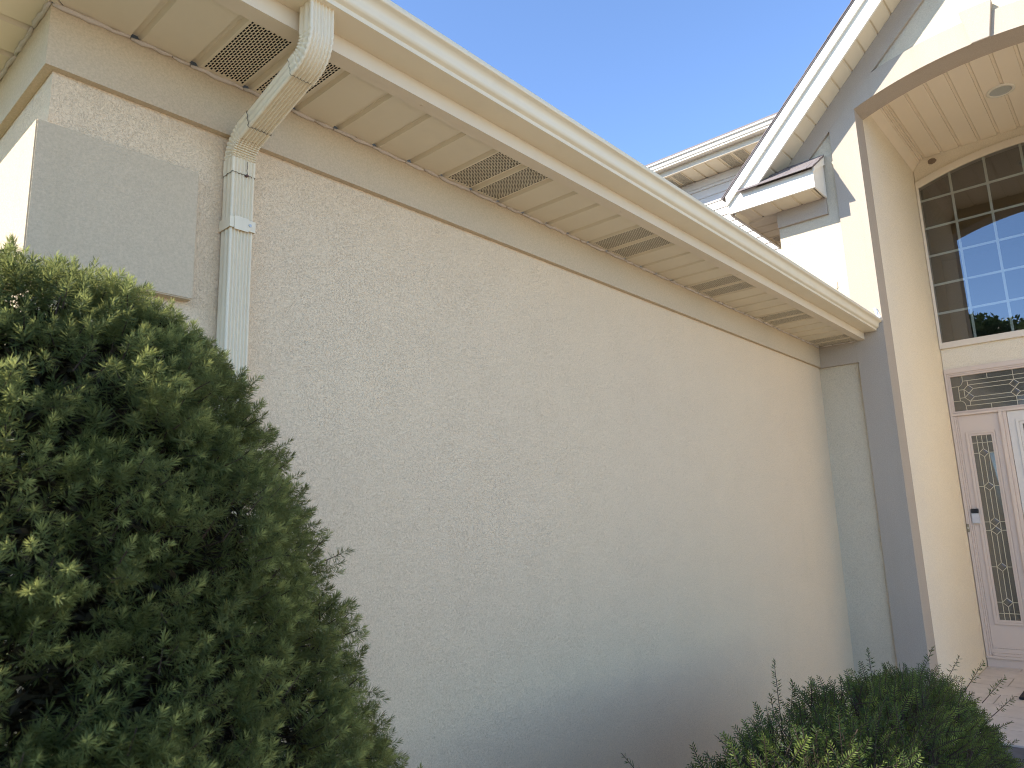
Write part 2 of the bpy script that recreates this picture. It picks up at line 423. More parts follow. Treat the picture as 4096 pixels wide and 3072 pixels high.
def tray(x0, x1, y0, y1, z0, z1):          # box open below, coloured near-black for the shade above the slots
    return MB().add([(x0, y0, z0), (x1, y0, z0), (x1, y1, z0), (x0, y1, z0), (x0, y0, z1), (x1, y0, z1), (x1, y1, z1), (x0, y1, z1)],
                    [(4, 5, 6, 7), (0, 1, 5, 4), (1, 2, 6, 5), (2, 3, 7, 6), (3, 0, 4, 7)])
# trim channel at the fascia is the soffit's own mesh, panels are its children
sf = MB()
sf.box(0.05, XB - 0.003, 1.4965, SY0 + 0.006, ZS - 0.0085, ZS - 0.004)
sf.box(0.05, XB - 0.003, SY0 + 0.003, SY0 + 0.006, ZS - 0.004, ZS + 0.010)
soffit = sf.build('soffit', M['fascia'], H)
def mat_mesh(me, m):
    me.materials.append(m); return me
plain = mat_mesh(soffit_panel_mesh('soffit_panel', PITCH, SY1 - SY0, False), M['soffit'])
vent = mat_mesh(soffit_panel_mesh('vented_soffit_panel', PITCH, SY1 - SY0, True), M['soffit'])
cav = tray(0.0295, PITCH - 0.004, 0.006, SY1 - SY0 - 0.006, 0.0009, 0.030)
cav_me = bpy.data.meshes.new('vent_shade_box'); cav_me.from_pydata(cav.v, [], cav.f); mat_mesh(cav_me, M['vent_shade'])
X0 = 0.614
off = base_of(soffit)
for k in range(0, 33):
    x = X0 + k * PITCH
    isv = k in (1, 2, 7, 8, 13, 14, 19, 20, 25, 26, 31, 32)
    w = PITCH
    o = link('vented_soffit_panel' if isv else 'soffit_panel', vent if isv else plain, soffit, Vector((x, SY0, ZS)) - off)
    if k == 32: o.scale = ((XB - 0.002 - x) / PITCH, 1, 1)
    if isv:
        c = link('vent_shade_box', cav_me, soffit, Vector((x, SY0, ZS)) - off)
        if k == 32: c.scale = o.scale
# corner panels cut on the mitre
mcx, mcy = XL - 0.022, 1.838                     # inner corner
ocx, ocy = XF_L + 0.045, 1.540                   # outer corner
def zprism(name, poly, z0, z1, mat, par): return prism(name, poly, 'z', z0, z1, mat, par)
zprism('soffit_panel', [(X0, SY0), (X0, SY1), (mcx + 0.03, SY1), (ocx + 0.03, ocy), (X0 - 0.14, SY0)][:4], ZS, ZS + 0.008, M['soffit'], soffit)
zprism('mitre_strip', [(mcx + 0.008, mcy), (mcx + 0.026, mcy), (ocx + 0.026, ocy), (ocx + 0.008, ocy)], ZS - 0.0045, ZS + 0.002, M['fascia'], soffit)
zprism('mitre_strip', [(mcx - 0.030, mcy), (mcx - 0.012, mcy), (ocx - 0.012, ocy), (ocx - 0.030, ocy)], ZS - 0.0045, ZS + 0.002, M['fascia'], soffit)
zprism('soffit_panel', [(mcx - 0.012, mcy + 0.001), (mcx + 0.008, mcy + 0.001), (ocx + 0.008, ocy), (ocx - 0.012, ocy)], ZS + 0.003, ZS + 0.009, M['soffit'], soffit)
# left side soffit: panels run along x
sl_len = mcx - (XF_L + 0.045)
lp_me = soffit_panel_mesh('soffit_panel', PITCH, sl_len, False)
for v in lp_me.vertices: v.co = Vector((sl_len - v.co.y, v.co.x, v.co.z))
lp_me.update(); mat_mesh(lp_me, M['soffit'])
bm = bmesh.new(); bm.from_mesh(lp_me); bmesh.ops.recalc_face_normals(bm, faces=bm.faces); bm.to_mesh(lp_me); bm.free()
zprism('soffit_panel', [(mcx - 0.030, mcy), (mcx, mcy), (mcx, 1.812 + PITCH), (ocx, 1.812 + PITCH), (ocx, ocy + 0.0302)], ZS, ZS + 0.008, M['soffit'], soffit)
for k in range(1, 14):
    link('soffit_panel', lp_me, soffit, Vector((XF_L + 0.045, 1.812 + k * PITCH, ZS)) - off)
sfl = MB(); sfl.box(XF_L, XF_L + 0.05, 1.54, 4.2, ZS - 0.0085, ZS - 0.004)
sfl.build('channel_trim', M['fascia'], soffit)

# caulk bead between soffit and frieze
def caulk(name, p0, p1, n, r, gaps, parent, sag=0.004):
    mb = MB(); p0 = Vector(p0); p1 = Vector(p1)
    d = (p1 - p0); L = d.length; d.normalize()
    side = Vector((0, -1, 0)) if abs(d.x) > 0.5 else Vector((-1, 0, 0))
    cuts = [0.0] + gaps + [L]
    for a, b in zip(cuts, cuts[1:]):
        m = max(3, int((b - a) / 0.018)); pts = []; rad = []
        for i in range(m):
            t = a + 0.0015 + (b - a - 0.003) * i / (m - 1)
            jit = side * (random.uniform(-.0015, .0025)) + Vector((0, 0, random.uniform(-sag, .001)))
            pts.append(p0 + d * t + jit); rad.append(r * random.uniform(0.75, 1.3) * (0.55 if i in (0, m - 1) else 1))
        mb.tube(pts, rad, 6)
    return mb.build(name, M['caulk'], parent, smooth=True)
gaps = [X0 + k * PITCH - mcx + random.uniform(-.006, .006) for k in range(33)]
gaps += [g_ + random.uniform(0.05, 0.11) for g_ in gaps[::3]]
gaps = sorted(x for x in gaps if 0.05 < x < XB - mcx - 0.05)
caulk('caulk_bead', (mcx, 1.834, ZS - 0.003), (XB, 1.834, ZS - 0.003), 0, 0.0062, gaps, H)
caulk('caulk_bead', (mcx - 0.003, 1.836, ZS - 0.003), (mcx - 0.003, 4.2, ZS - 0.003), 0, 0.0065, [0.131 + PITCH * k for k in range(14)], H)
caulk('caulk_bead', (XB - 0.003, 1.832, ZS - 0.004), (XB - 0.003, 1.50, ZS - 0.004), 0, 0.006, [0.1, 0.21], H, 0.002)

# fascia and gutter
fs = MB()
fs.box(XF_L - 0.0, XB - 0.002, 1.4945, 1.520, ZS - 0.0095, 2.930)
fs.build('fascia', M['fascia'], H)
box('fascia', XF_L - 0.025, XF_L, 1.4945, 9.0, ZS - 0.0095, 2.930, M['fascia'], H)
gut = [(1.494, 2.832), (1.404, 2.830), (1.4025, 2.8305), (1.4025, 2.8445), (1.4005, 2.8462), (1.3935, 2.8485), (1.3885, 2.853), (1.3862, 2.860), (1.3855, 2.868), (1.3840, 2.8765),
       (1.3795, 2.8845), (1.3725, 2.890), (1.3648, 2.8925), (1.3625, 2.894), (1.3612, 2.897), (1.3612, 2.9095), (1.3625, 2.9115), (1.3660, 2.9118), (1.3700, 2.9105), (1.3700, 2.902)]
inner = [(y + 0.0022, z + 0.0018) for y, z in gut[:14]][::-1]
gm = MB(); prof = gut + [(1.3668, 2.9025), (1.3668, 2.8965)] + inner
GX1 = XB - 0.006
gm.prism(prof, 'x', -0.038, GX1, caps=False)
gm.prism([p for p in gut[:16]] + [(1.494, 2.911)], 'x', GX1 - 0.0025, GX1 + 0.001)
gutter = gm.build('gutter', M['gutter'], H)
for p in gutter.data.polygons: p.use_smooth = len(p.vertices) == 4
gutter.data.set_sharp_from_angle(angle=math.radians(38)) if hasattr(gutter.data, 'set_sharp_from_angle') else None
gs = MB()
gs.prism([(XF_L - 0.0255 - (1.494 - y), z) for y, z in gut[:17]] + [(XF_L - 0.0255, 2.911)], 'y', 1.362, 9.0)
gs.build('gutter', M['gutter'], H)
# screws in the trim under the fascia
for x in (1.352, 2.46, 3.60):
    MB().tube([(x, 1.525, ZS - 0.0105), (x, 1.525, ZS - 0.008)], 0.0045, 8).build('screw', M['fascia'], H)

# roof over the long wing
pA = 0.60
rf = MB()
def roofA(y): return 2.922 + (y - 1.39) * pA
t_ = 0.03
rf.add([(-0.01, 1.39, roofA(1.39)), (XB - 0.004, 1.39, roofA(1.39)), (XB - 0.004, YG + 0.002, roofA(YG)), (XD - 0.01, YG + 0.002, roofA(YG)), (XD - 0.01, 6.5, roofA(6.5)), (5.1, 6.5, roofA(6.5)),
        (-0.01, 1.39, roofA(1.39) - t_), (XB - 0.004, 1.39, roofA(1.39) - t_), (XB - 0.004, YG + 0.002, roofA(YG) - t_), (XD - 0.01, YG + 0.002, roofA(YG) - t_), (XD - 0.01, 6.5, roofA(6.5) - t_), (5.1, 6.5, roofA(6.5) - t_)],
       [(0, 1, 2, 3, 4, 5), (11, 10, 9, 8, 7, 6), (0, 6, 7, 1), (1, 7, 8, 2), (2, 8, 9, 3), (3, 9, 10, 4), (4, 10, 11, 5), (5, 11, 6, 0)])
rf.add([(-0.01, 1.39, roofA(1.39)), (5.1, 6.5, roofA(6.5)), (-0.01, 9, roofA(1.39)), (-0.01, 1.39, roofA(1.39) - t_), (5.1, 6.5, roofA(6.5) - t_), (-0.01, 9, roofA(1.39) - t_)],
       [(0, 1, 2), (5, 4, 3), (0, 2, 5, 3)])
rf.build('wing_roof', M['shingle'], H)

# white flashing kicked up at the end of the gutter
MB().add([(5.735, 1.375, 2.905), (5.751, 1.362, 2.93), (5.7495, 1.405, 3.005), (5.742, 1.385, 3.0), (5.725, 1.378, 2.906), (5.741, 1.366, 2.93), (5.738, 1.408, 3.004), (5.731, 1.388, 2.999)],
         [(0, 1, 2, 3), (7, 6, 5, 4), (0, 4, 5, 1), (1, 5, 6, 2), (2, 6, 7, 3), (3, 7, 4, 0)]).build('flashing', M['flash'], H)

# ------------------------------------------------------------------ porch gable roof: rake, return box, soffits
XF = 5.472
SL = 1.03
def rk(y, base): return base - SL * (abs(y - YC) + YC - 1.477)       # z of a line parallel to the rake
LOW = 4.776; UP = LOW + 0.255
def chevron(zlo, zhi, yend):
    a = [(yend, rk(yend, zlo)), (yend, rk(yend, zhi)), (YC, rk(YC, zhi)), (mir(yend), rk(yend, zhi)), (mir(yend), rk(yend, zlo)), (YC, rk(YC, zlo))]
    return a
# each side of the rake is its own board, cut plumb at the tip
def rake_side(zlo, zhi, ytip, s=1):
    pts = [(ytip, max(rk(ytip, zlo), 3.979)), (ytip, rk(ytip, zhi)), (YC, rk(YC, zhi)), (YC, rk(YC, zlo))]
    if rk(ytip, zlo) < 3.979:
        yk = YC + (rk(YC, zlo) - 3.979) / SL
        pts.append((yk, 3.979))
    return [(y if s > 0 else mir(y), z) for y, z in pts]
for s in (1, -1):
    MB().prism(rake_side(LOW, LOW + 0.185, 2.335, s), 'x', XF, XF + 0.022).build('rake_fascia', M['white_fascia'], H)
    MB().prism(rake_side(LOW + 0.160, UP, 2.345, s), 'x', XF - 0.026, XF - 0.0005).build('rake_moulding', M['white_fascia'], H)
    # sloped soffit panels under the rake, each a board across the overhang
    n_ = 16
    for i in range(n_ + 1):
        ya = 2.30 - i * 0.1085; yb = ya - 0.1085
        if yb < YC: yb = YC
        if ya - yb < 0.01: continue
        z0 = LOW + 0.030
        pp = [(ya, rk(ya, z0)), (yb + 0.014, rk(yb + 0.014, z0)), (yb + 0.0125, rk(yb + 0.0125, z0 + 0.010)), (yb, rk(yb, z0 + 0.010)), (yb, rk(yb, z0 + 0.022)), (ya, rk(ya, z0 + 0.022))]
        MB().prism([(y if s > 0 else mir(y), z) for y, z in pp], 'x', XF + 0.0225, XB - 0.003).build('rake_soffit_panel', M['soffit'], H)
# roof planes of the gable with a thin shingle edge
for s in (1, -1):
    pp = [(2.375, rk(2.375, UP + 0.002)), (2.375, rk(2.375, UP + 0.014)), (YC, rk(YC, UP + 0.014)), (YC, rk(YC, UP + 0.002))]
    rr = MB().prism([(y if s > 0 else mir(y), z) for y, z in pp], 'x', XF - 0.034, XD + 2.0).build('gable_roof', M['shingle'], H)
    # shingle butts along the rake edge, every course its own piece
    for i in range(20):
        ya = 2.380 - i * 0.098; yb = ya - 0.105
        if yb < YC + 0.02: break
        z0 = UP + 0.0145
        pp = [(ya, rk(ya, z0)), (ya, rk(ya, z0 + 0.011)), (yb, rk(yb, z0 + 0.003)), (yb, rk(yb, z0))]
        MB().prism([(y if s > 0 else mir(y), z) for y, z in pp], 'x', XF - 0.040 + random.uniform(-.003, .003), XF + 0.3).build('shingle', M['shingle'], rr)
# side eave of the gable, left: soffit boards and fascia
es = MB().box(XF + 0.023, XD - 0.002, 2.322, 2.342, 3.975, 4.150).build('side_fascia', M['white_fascia'], H)
box('side_fascia', XF + 0.023, XD - 0.002, mir(2.342), mir(2.322), 3.975, 4.150, M['white_fascia'], H)
eave_me = soffit_panel_mesh('soffit_panel', 0.152, 2.3215 - YG - 0.003, False); mat_mesh(eave_me, M['soffit'])
eave_v = soffit_panel_mesh('vented_soffit_panel', 0.152, 2.3215 - YG - 0.003, True); mat_mesh(eave_v, M['soffit'])
cav2 = tray(0.0295, 0.148, 0.006, 2.3215 - YG - 0.009, 0.0009, 0.03); cav2m = bpy.data.meshes.new('vent_shade_box'); cav2m.from_pydata(cav2.v, [], cav2.f); mat_mesh(cav2m, M['vent_shade'])
for k in range(13):
    x = XR + 0.002 + k * 0.152
    if x + 0.15 > XD: break
    v_ = k in (3, 4, 9, 10)
    link('vented_soffit_panel' if v_ else 'soffit_panel', eave_v if v_ else eave_me, H, Vector((x, YG + 0.003, 3.986)) - H.location)
    if v_: link('vent_shade_box', cav2m, H, Vector((x, YG + 0.003, 3.986)) - H.location)
# return box: fascia, soffit boards, end, shingled cap
YR = 1.648
MB().prism([(YR, 3.979), (2.2495, 3.979), (2.1010, 4.132), (YR, 4.132)], 'x', XF + 0.0006, XF + 0.022).build('return_fascia', M['white_fascia'], H)
ye = [2.322, 2.152, 1.985, 1.825, 1.668]
for a, b in zip(ye, ye[1:] + [YR + 0.012]):
    if a - b < 0.01: continue
    MB().prism([(a, 3.986), (b + 0.018, 3.986), (b + 0.016, 3.994), (b, 3.994), (b, 4.003), (a, 4.003)], 'x', XF + 0.0225, XB - 0.002).build('soffit_panel', M['soffit'], H)
# plumb end of the box facing the porch
MB().prism([(XF + 0.0005, 3.979), (XB - 0.0015, 3.979), (XB - 0.0015, 4.318), (XF + 0.0005, 4.142)], 'y', YR - 0.012, YR - 0.0005).build('return_end', M['white_fascia'], H)
MB().prism([(XF - 0.012, 4.104), (XF - 0.012, 4.136), (XB - 0.002, 4.330), (XB - 0.002, 4.262)], 'y', YR - 0.024, YR - 0.0125).build('return_end_trim', M['white_fascia'], H)
cap = MB().prism([(XF - 0.018, 4.134), (XF - 0.018, 4.146), (XB - 0.002, 4.346), (XB - 0.002, 4.334)], 'y', YR - 0.026, 2.20).build('return_roof', M['shingle'], H)
for row, (u0, u1) in enumerate(((-0.12, 0.52), (0.46, 1.0))):
    y = 2.235 - row * 0.02
    while y > YR - 0.03:
        w_ = random.uniform(0.16, 0.21); y2 = max(y - w_, YR - 0.034)
        xa = XF - 0.018 + u0 * 0.296; xb = XF - 0.018 + u1 * 0.296; za = 4.1475 + u0 * 0.2 + 0.0005; zb = 4.1475 + u1 * 0.2
        dz = 0.008 if row == 0 else 0.011
        MB().prism([(xa, za), (xa, za + dz), (xb, zb + 0.003), (xb, zb)], 'y', y2 + 0.003, y).build('shingle', M['shingle'], cap)
        y = y2 if y2 > YR - 0.03 else -9

# ------------------------------------------------------------------ upper storey behind: siding wall, eave, gutter
uw = MB().box(XD + 0.012, XD + 0.2, YG, 7.0, 3.2, 5.56).build('siding_wall', M['siding'], H)
for i in range(23):
    z0 = 5.405 - (i + 1) * 0.0985
    MB().prism([(XD + 0.011, z0 + 0.0975), (XD - 0.002, z0 + 0.002), (XD - 0.002, z0), (XD + 0.011, z0)], 'y', YG + 0.002, 7.0).build('siding_board', M['siding'], uw)
box('siding_trim', XD - 0.014, XD + 0.0115, YG + 0.002, 7.0, 5.445, 5.535, M['siding'], uw)
box('siding_trim', XD - 0.006, XD + 0.0115, YG + 0.002, 7.0, 5.41, 5.443, M['siding'], uw)
USZ = 5.54
up_me = soffit_panel_mesh('soffit_panel', 0.157, XD - 7.335, False)
up_v = soffit_panel_mesh('vented_soffit_panel', 0.157, XD - 7.335, True)
for me_ in (up_me, up_v):
    for v in me_.vertices: v.co = Vector((v.co.y, -v.co.x, v.co.z))
    me_.update(); mat_mesh(me_, M['soffit'])
cav3 = tray(0.006, XD - 7.341, -0.153, -0.0295, 0.0009, 0.03); cav3m = bpy.data.meshes.new('vent_shade_box'); cav3m.from_pydata(cav3.v, [], cav3.f); mat_mesh(cav3m, M['vent_shade'])
us = box('upper_soffit', 7.30, 7.335, 2.0, 7.0, USZ - 0.008, USZ - 0.002, M['fascia'], H)
for k in range(26):
    y = 6.05 - k * 0.157
    if y < 2.2: break
    v_ = k in (1, 2, 7, 8, 13, 14, 18, 19)
    link('vented_soffit_panel' if v_ else 'soffit_panel', up_v if v_ else up_me, us, Vector((7.335, y, USZ)) - base_of(us))
    if v_: link('vent_shade_box', cav3m, us, Vector((7.335, y, USZ)) - base_of(us))
box('upper_fascia', 7.296, 7.3145, 2.0, 7.0, USZ - 0.01, 5.70, M['fascia'], H)
MB().prism([(7.2955 - (1.494 - y), z + 2.768) for y, z in gut[:17]] + [(7.2955, 2.911 + 2.768)], 'y', 2.0, 7.0).build('upper_gutter', M['white_fascia'], H)
MB().prism([(7.20, 5.69), (7.20, 5.72), (11.0, 7.95), (11.0, 7.92)], 'y', 2.0, 7.0).build('upper_roof', M['shingle'], H)

# ------------------------------------------------------------------ entry wall: ceiling, arched window, transom, sidelight, door
# ceiling boards run away from the viewer
ZCE = 4.925
cl = MB().box(XW + 0.002, XD - 0.002, 1.262, 1.272, ZCE - 0.010, ZCE + 0.03)
cl.box(XW + 0.002, XD - 0.002, 1.289, 1.299, ZCE - 0.030, ZCE + 0.03)
ceil = cl.build('porch_ceiling', M['ceiling'], H)
MB().prism([(YJ + 0.003, 4.815), (1.30, 4.893), (1.30, 4.901), (YJ + 0.003, 4.823)], 'x', XW + 0.002, XD - 0.002).build('cove_board', M['ceiling'], ceil)
MB().prism([(1.288, 4.915), (1.273, 4.925), (1.273, 4.935), (1.288, 4.935)], 'x', XW + 0.002, XD - 0.002).build('cove_moulding', M['ceiling'], ceil)
cb = soffit_panel_mesh('ceiling_board', 0.1565, XD - XW - 0.004, False)
for v in cb.vertices: v.co = Vector((v.co.y, -v.co.x, v.co.z))
cb.update(); mat_mesh(cb, M['ceiling'])
for k in range(11):
    y = 1.2615 - k * 0.1565
    if y - 0.1565 < YJ2 - 0.1: break
    link('ceiling_board', cb, ceil, Vector((XW + 0.002, y, ZCE)) - base_of(ceil))
box('ceiling_deck', XW, XD, YJ2, YJ, ZCE + 0.03, ZCE + 0.05, M['ceiling'], ceil)

# stucco above the window, and between window and transom
garc = dict(yc=0.474, apex=4.769, R=2.60)
farc = dict(yc=0.474, apex=4.838, R=2.67)
top = arc(**farc, y0=YJ, y1=YJ2, n=24)
MB().prism([(YJ, 4.98), (YJ2, 4.98)] + top[::-1], 'x', XD, XD + 0.12).build('entry_wall', M['porch_rough_lit'], H)
box('entry_wall', XD, XD + 0.12, YJ2, YJ, 2.79, 2.988, M['porch_rough_lit'], H)

aw = empty('arched_window', (XD, YC, 2.988), H); aw.location = Vector((XD, YC, 2.988)) - H.location
yl, yr = 1.333, mir(1.333)
fin = arc(**garc, y0=yl, y1=yr, n=24); fout = arc(**farc, y0=YJ - 0.001, y1=YJ2 + 0.001, n=24)
poly = [(YJ - 0.001, 2.989)] + [(y, z - 0.001) for y, z in fout] + [(YJ2 + 0.001, 2.989)] + [(yr, 2.989)] + fin[::-1] + [(yl, 2.989)]
MB().prism(poly, 'x', XD - 0.030, XD + 0.05).build('window_frame', M['window_frame'], aw)
box('window_sill', XD - 0.030, XD + 0.05, yr + 0.0005, yl - 0.0005, 2.989, 3.046, M['window_frame'], aw)
# bead of caulk around the frame head
MB().tube([(XD - 0.006, y, z + 0.004) for y, z in top], 0.008, 6).build('caulk_bead', M['porch_rough_lit'], aw, smooth=True)
# one sheet of glass with the grille behind it
gl = [(yl - 0.0008, 3.0455), (yr + 0.0008, 3.0455)] + [(min(max(y, yr + 0.0008), yl - 0.0008), z) for y, z in fin[::-1]]
MB().add([(XD - 0.012, y, z) for y, z in gl], [tuple(range(len(gl)))]).build('pane', M['glass'], aw)
def fin_z(y): return garc['apex'] - garc['R'] + math.sqrt(garc['R'] ** 2 - (y - garc['yc']) ** 2)
for y in (1.061, 0.771, 0.482, 0.193, -0.097):
    box('muntin', XD - 0.0095, XD - 0.0035, y - 0.0105, y + 0.0105, 3.046, fin_z(y) - 0.001, M['muntin'], aw)
for z in (3.335, 3.620, 3.914, 4.197, 4.486):
    box('muntin', XD - 0.0098, XD - 0.0032, yr, yl, z - 0.0105, z + 0.0105, M['muntin'], aw)
# dim hall behind the glass
hall = MB(); hx = XD + 4.5
hall.add([(XD + 0.3, YJ2 - 1.5, 0.1), (hx, YJ2 - 1.5, 0.1), (hx, YJ + 0.6, 0.1), (XD + 0.3, YJ + 0.6, 0.1), (XD + 0.3, YJ2 - 1.5, 5.2), (hx, YJ2 - 1.5, 5.2), (hx, YJ + 0.6, 5.2), (XD + 0.3, YJ + 0.6, 5.2)],
         [(0, 1, 2, 3), (4, 7, 6, 5), (0, 4, 5, 1), (1, 5, 6, 2), (2, 6, 7, 3)])
hall.build('hall', M['room'], H)
MB().box(XD + 0.125, XD + 0.31, YJ, YJ + 0.62, 0.1, 5.2).box(XD + 0.125, XD + 0.31, YJ2 - 1.52, YJ2, 0.1, 5.2).build('hall_return', M['room'], H)

# transom
trn = empty('transom', (XD, YC, 2.367), H); trn.location = Vector((XD, YC, 2.367)) - H.location
T0, T1 = YJ - 0.0015, YJ2 + 0.0015
gy0, gy1 = 1.315, mir(1.315); gz0, gz1 = 2.387, 2.713
def ring(name, yo0, yo1, zo0, zo1, yi0, yi1, zi0, zi1, x0, x1, mat, par, bev=0.002):
    mb = MB()
    o = [(yo0, zo0), (yo1, zo0), (yo1, zo1), (yo0, zo1)]; i = [(yi0, zi0), (yi1, zi0), (yi1, zi1), (yi0, zi1)]
    v = [(x0, *p) for p in o] + [(x0, *p) for p in i] + [(x1, *p) for p in o] + [(x1, *p) for p in i]
    f = []
    for k in range(4):
        n = (k + 1) % 4
        f += [(k, n, 4 + n, 4 + k), (8 + n, 8 + k, 12 + k, 12 + n), (k, 8 + k, 8 + n, n), (4 + n, 12 + n, 12 + k, 4 + k)]
    mb.add(v, f)
    return mb.build(name, mat, par, bevel=bev)
ring('casing', T0, T1, 2.3675, 2.789, 1.337, mir(1.337), 2.3680, 2.745, XD - 0.022, XD + 0.04, M['trim'], trn)
ring('moulding', 1.3365, mir(1.3365), 2.369, 2.7445, 1.326, mir(1.326), 2.3745, 2.729, XD - 0.014, XD + 0.04, M['trim'], trn)
ring('glazing_bead', 1.3255, mir(1.3255), 2.375, 2.7285, gy0, gy1, gz0, gz1, XD - 0.007, XD + 0.04, M['trim'], trn)
GX = XD + 0.012
def came(mb, a, b, w=0.0022):
    a = Vector((GX - 0.004, *a)); b = Vector((GX - 0.004, *b)); d = (b - a).normalized(); n = Vector((0, -d.z, d.y)) * w; e = d * w * 0.4
    v = []
    for x in (0, 0.006):
        o = Vector((x, 0, 0)); v += [tuple(a - e + n + o), tuple(b + e + n + o), tuple(b + e - n + o), tuple(a - e - n + o)]
    mb.add(v, [(0, 1, 2, 3), (7, 6, 5, 4), (0, 4, 5, 1), (1, 5, 6, 2), (2, 6, 7, 3), (3, 7, 4, 0)])
def pane(poly, par, bevel=False):
    if not bevel:
        MB().add([(GX + random.uniform(-.0006, .0006), y, z) for y, z in poly], [tuple(range(len(poly)))]).build('pane', M['lead_glass'], par)
    else:
        cy = sum(p[0] for p in poly) / 4; cz = sum(p[1] for p in poly) / 4
        inn = [(cy + (y - cy) * 0.58, cz + (z - cz) * 0.58) for y, z in poly]
        MB().add([(GX, *p) for p in poly] + [(GX - 0.0035, *p) for p in inn], [(4, 5, 6, 7)] + [(k, (k + 1) % 4, 4 + (k + 1) % 4, 4 + k) for k in range(4)]).build('bevelled_pane', M['lead_glass'], par)
D_ = 0.0375
zc1, zc2 = 2.584, 2.508
za, zb, zd, ze = 2.664, 2.6225, 2.4705, 2.431
cm = MB(); dia = [1.182 - 0.3535 * i for i in range(5)]
for s in (1, -1):
    f_ = (lambda p: p) if s > 0 else (lambda p: (mir(p[0]), p[1]))
    # rounded corner pieces
    ct = [(1.219, gz1), (1.221, 2.674)] + [(1.221 + 0.040 * (1 - math.cos(t)), 2.674 - 0.056 * math.sin(t)) for t in np.linspace(0.2, math.pi / 2, 6)] + [(gy0, 2.618)]
    cbm = [(p[0], gz0 + gz1 - p[1] - 0.0) for p in ct]
    for line in (ct, cbm):
        for a, b in zip(line, line[1:]): came(cm, f_(a), f_(b))
    for a, b in (((1.261, 2.618), (1.261, 2.482)), ((1.219, zc1), (1.219, zc2)), ((1.261, zc1), (1.219, zc1)), ((1.261, zc2), (1.219, zc2)), ((1.184, za), (1.184, zb)), ((1.184, zd), (1.184, ze))):
        came(cm, f_(a), f_(b))
    pane([f_(p) for p in ([(gy0, gz1)] + ct)], trn); pane([f_(p) for p in ([(gy0, gz0)] + cbm)], trn)
    pane([f_(p) for p in ((gy0, 2.618), (1.261, 2.618), (1.261, 2.482), (gy0, 2.482))], trn)
    pane([f_(p) for p in ((1.261, zc1), (1.219, zc1), (1.219, zc2), (1.261, zc2))], trn)
    pane([f_(p) for p in ((1.261, zc1), (1.261, 2.618), (1.235, 2.640), (1.221, za), (1.184, za), (1.184, zb), (1.219, zc1))], trn)
    pane([f_(p) for p in ((1.261, zc2), (1.261, 2.482), (1.235, 2.460), (1.221, ze), (1.184, ze), (1.184, zd), (1.219, zc2))], trn)
    pane([f_(p) for p in ((1.219, zc1), (1.182, (zc1 + zc2) / 2), (1.219, zc2))], trn)
yR = mir(1.184)
for z in (za, ze): came(cm, (1.222, z), (mir(1.222), z))
for z in (zb, zd): came(cm, (1.184, z), (yR, z))
for yd in dia:
    for zc in (zc1, zc2):
        q = [(yd + D_, zc), (yd, zc + D_), (yd - D_, zc), (yd, zc - D_)]
        for a, b in zip(q, q[1:] + q[:1]): came(cm, a, b)
        pane(q, trn, True)
for a, b in zip(dia, dia[1:]):
    for zc in (zc1, zc2): came(cm, (a - D_, zc), (b + D_, zc))
    ml = (zc1 + zc2) / 2
    pane([(a, zb), (b, zb), (b + D_, zc1), (a - D_, zc1)], trn)
    pane([(a - D_, zc1), (b + D_, zc1), (b, ml), (b + D_, zc2), (a - D_, zc2), (a, ml)], trn)
    pane([(a - D_, zc2), (b + D_, zc2), (b, zd), (a, zd)], trn)
cuts = [1.184] + [x for d0 in dia[:-1] for x in (d0 - 0.158,)] + []
topc = sorted([1.219, mir(1.219), 1.024, mir(1.024)] + dia[1:-1], reverse=True)
for y in topc[1:-1]:
    came(cm, (y, gz1), (y, za)); came(cm, (y, ze), (y, gz0))
for y in dia[1:-1]: came(cm, (y, za), (y, zb)); came(cm, (y, zd), (y, ze))
for a, b in zip(topc, topc[1:]):
    pane([(a, gz1), (b, gz1), (b, za), (a, za)], trn); pane([(a, ze), (b, ze), (b, gz0), (a, gz0)], trn)
mid = [1.184] + dia[1:-1] + [yR]
for a, b in zip(mid, mid[1:]):
    pane([(a, za), (b, za), (b, zb), (a, zb)], trn); pane([(a, zd), (b, zd), (b, ze), (a, ze)], trn)
cm.build('came', M['came'], trn)

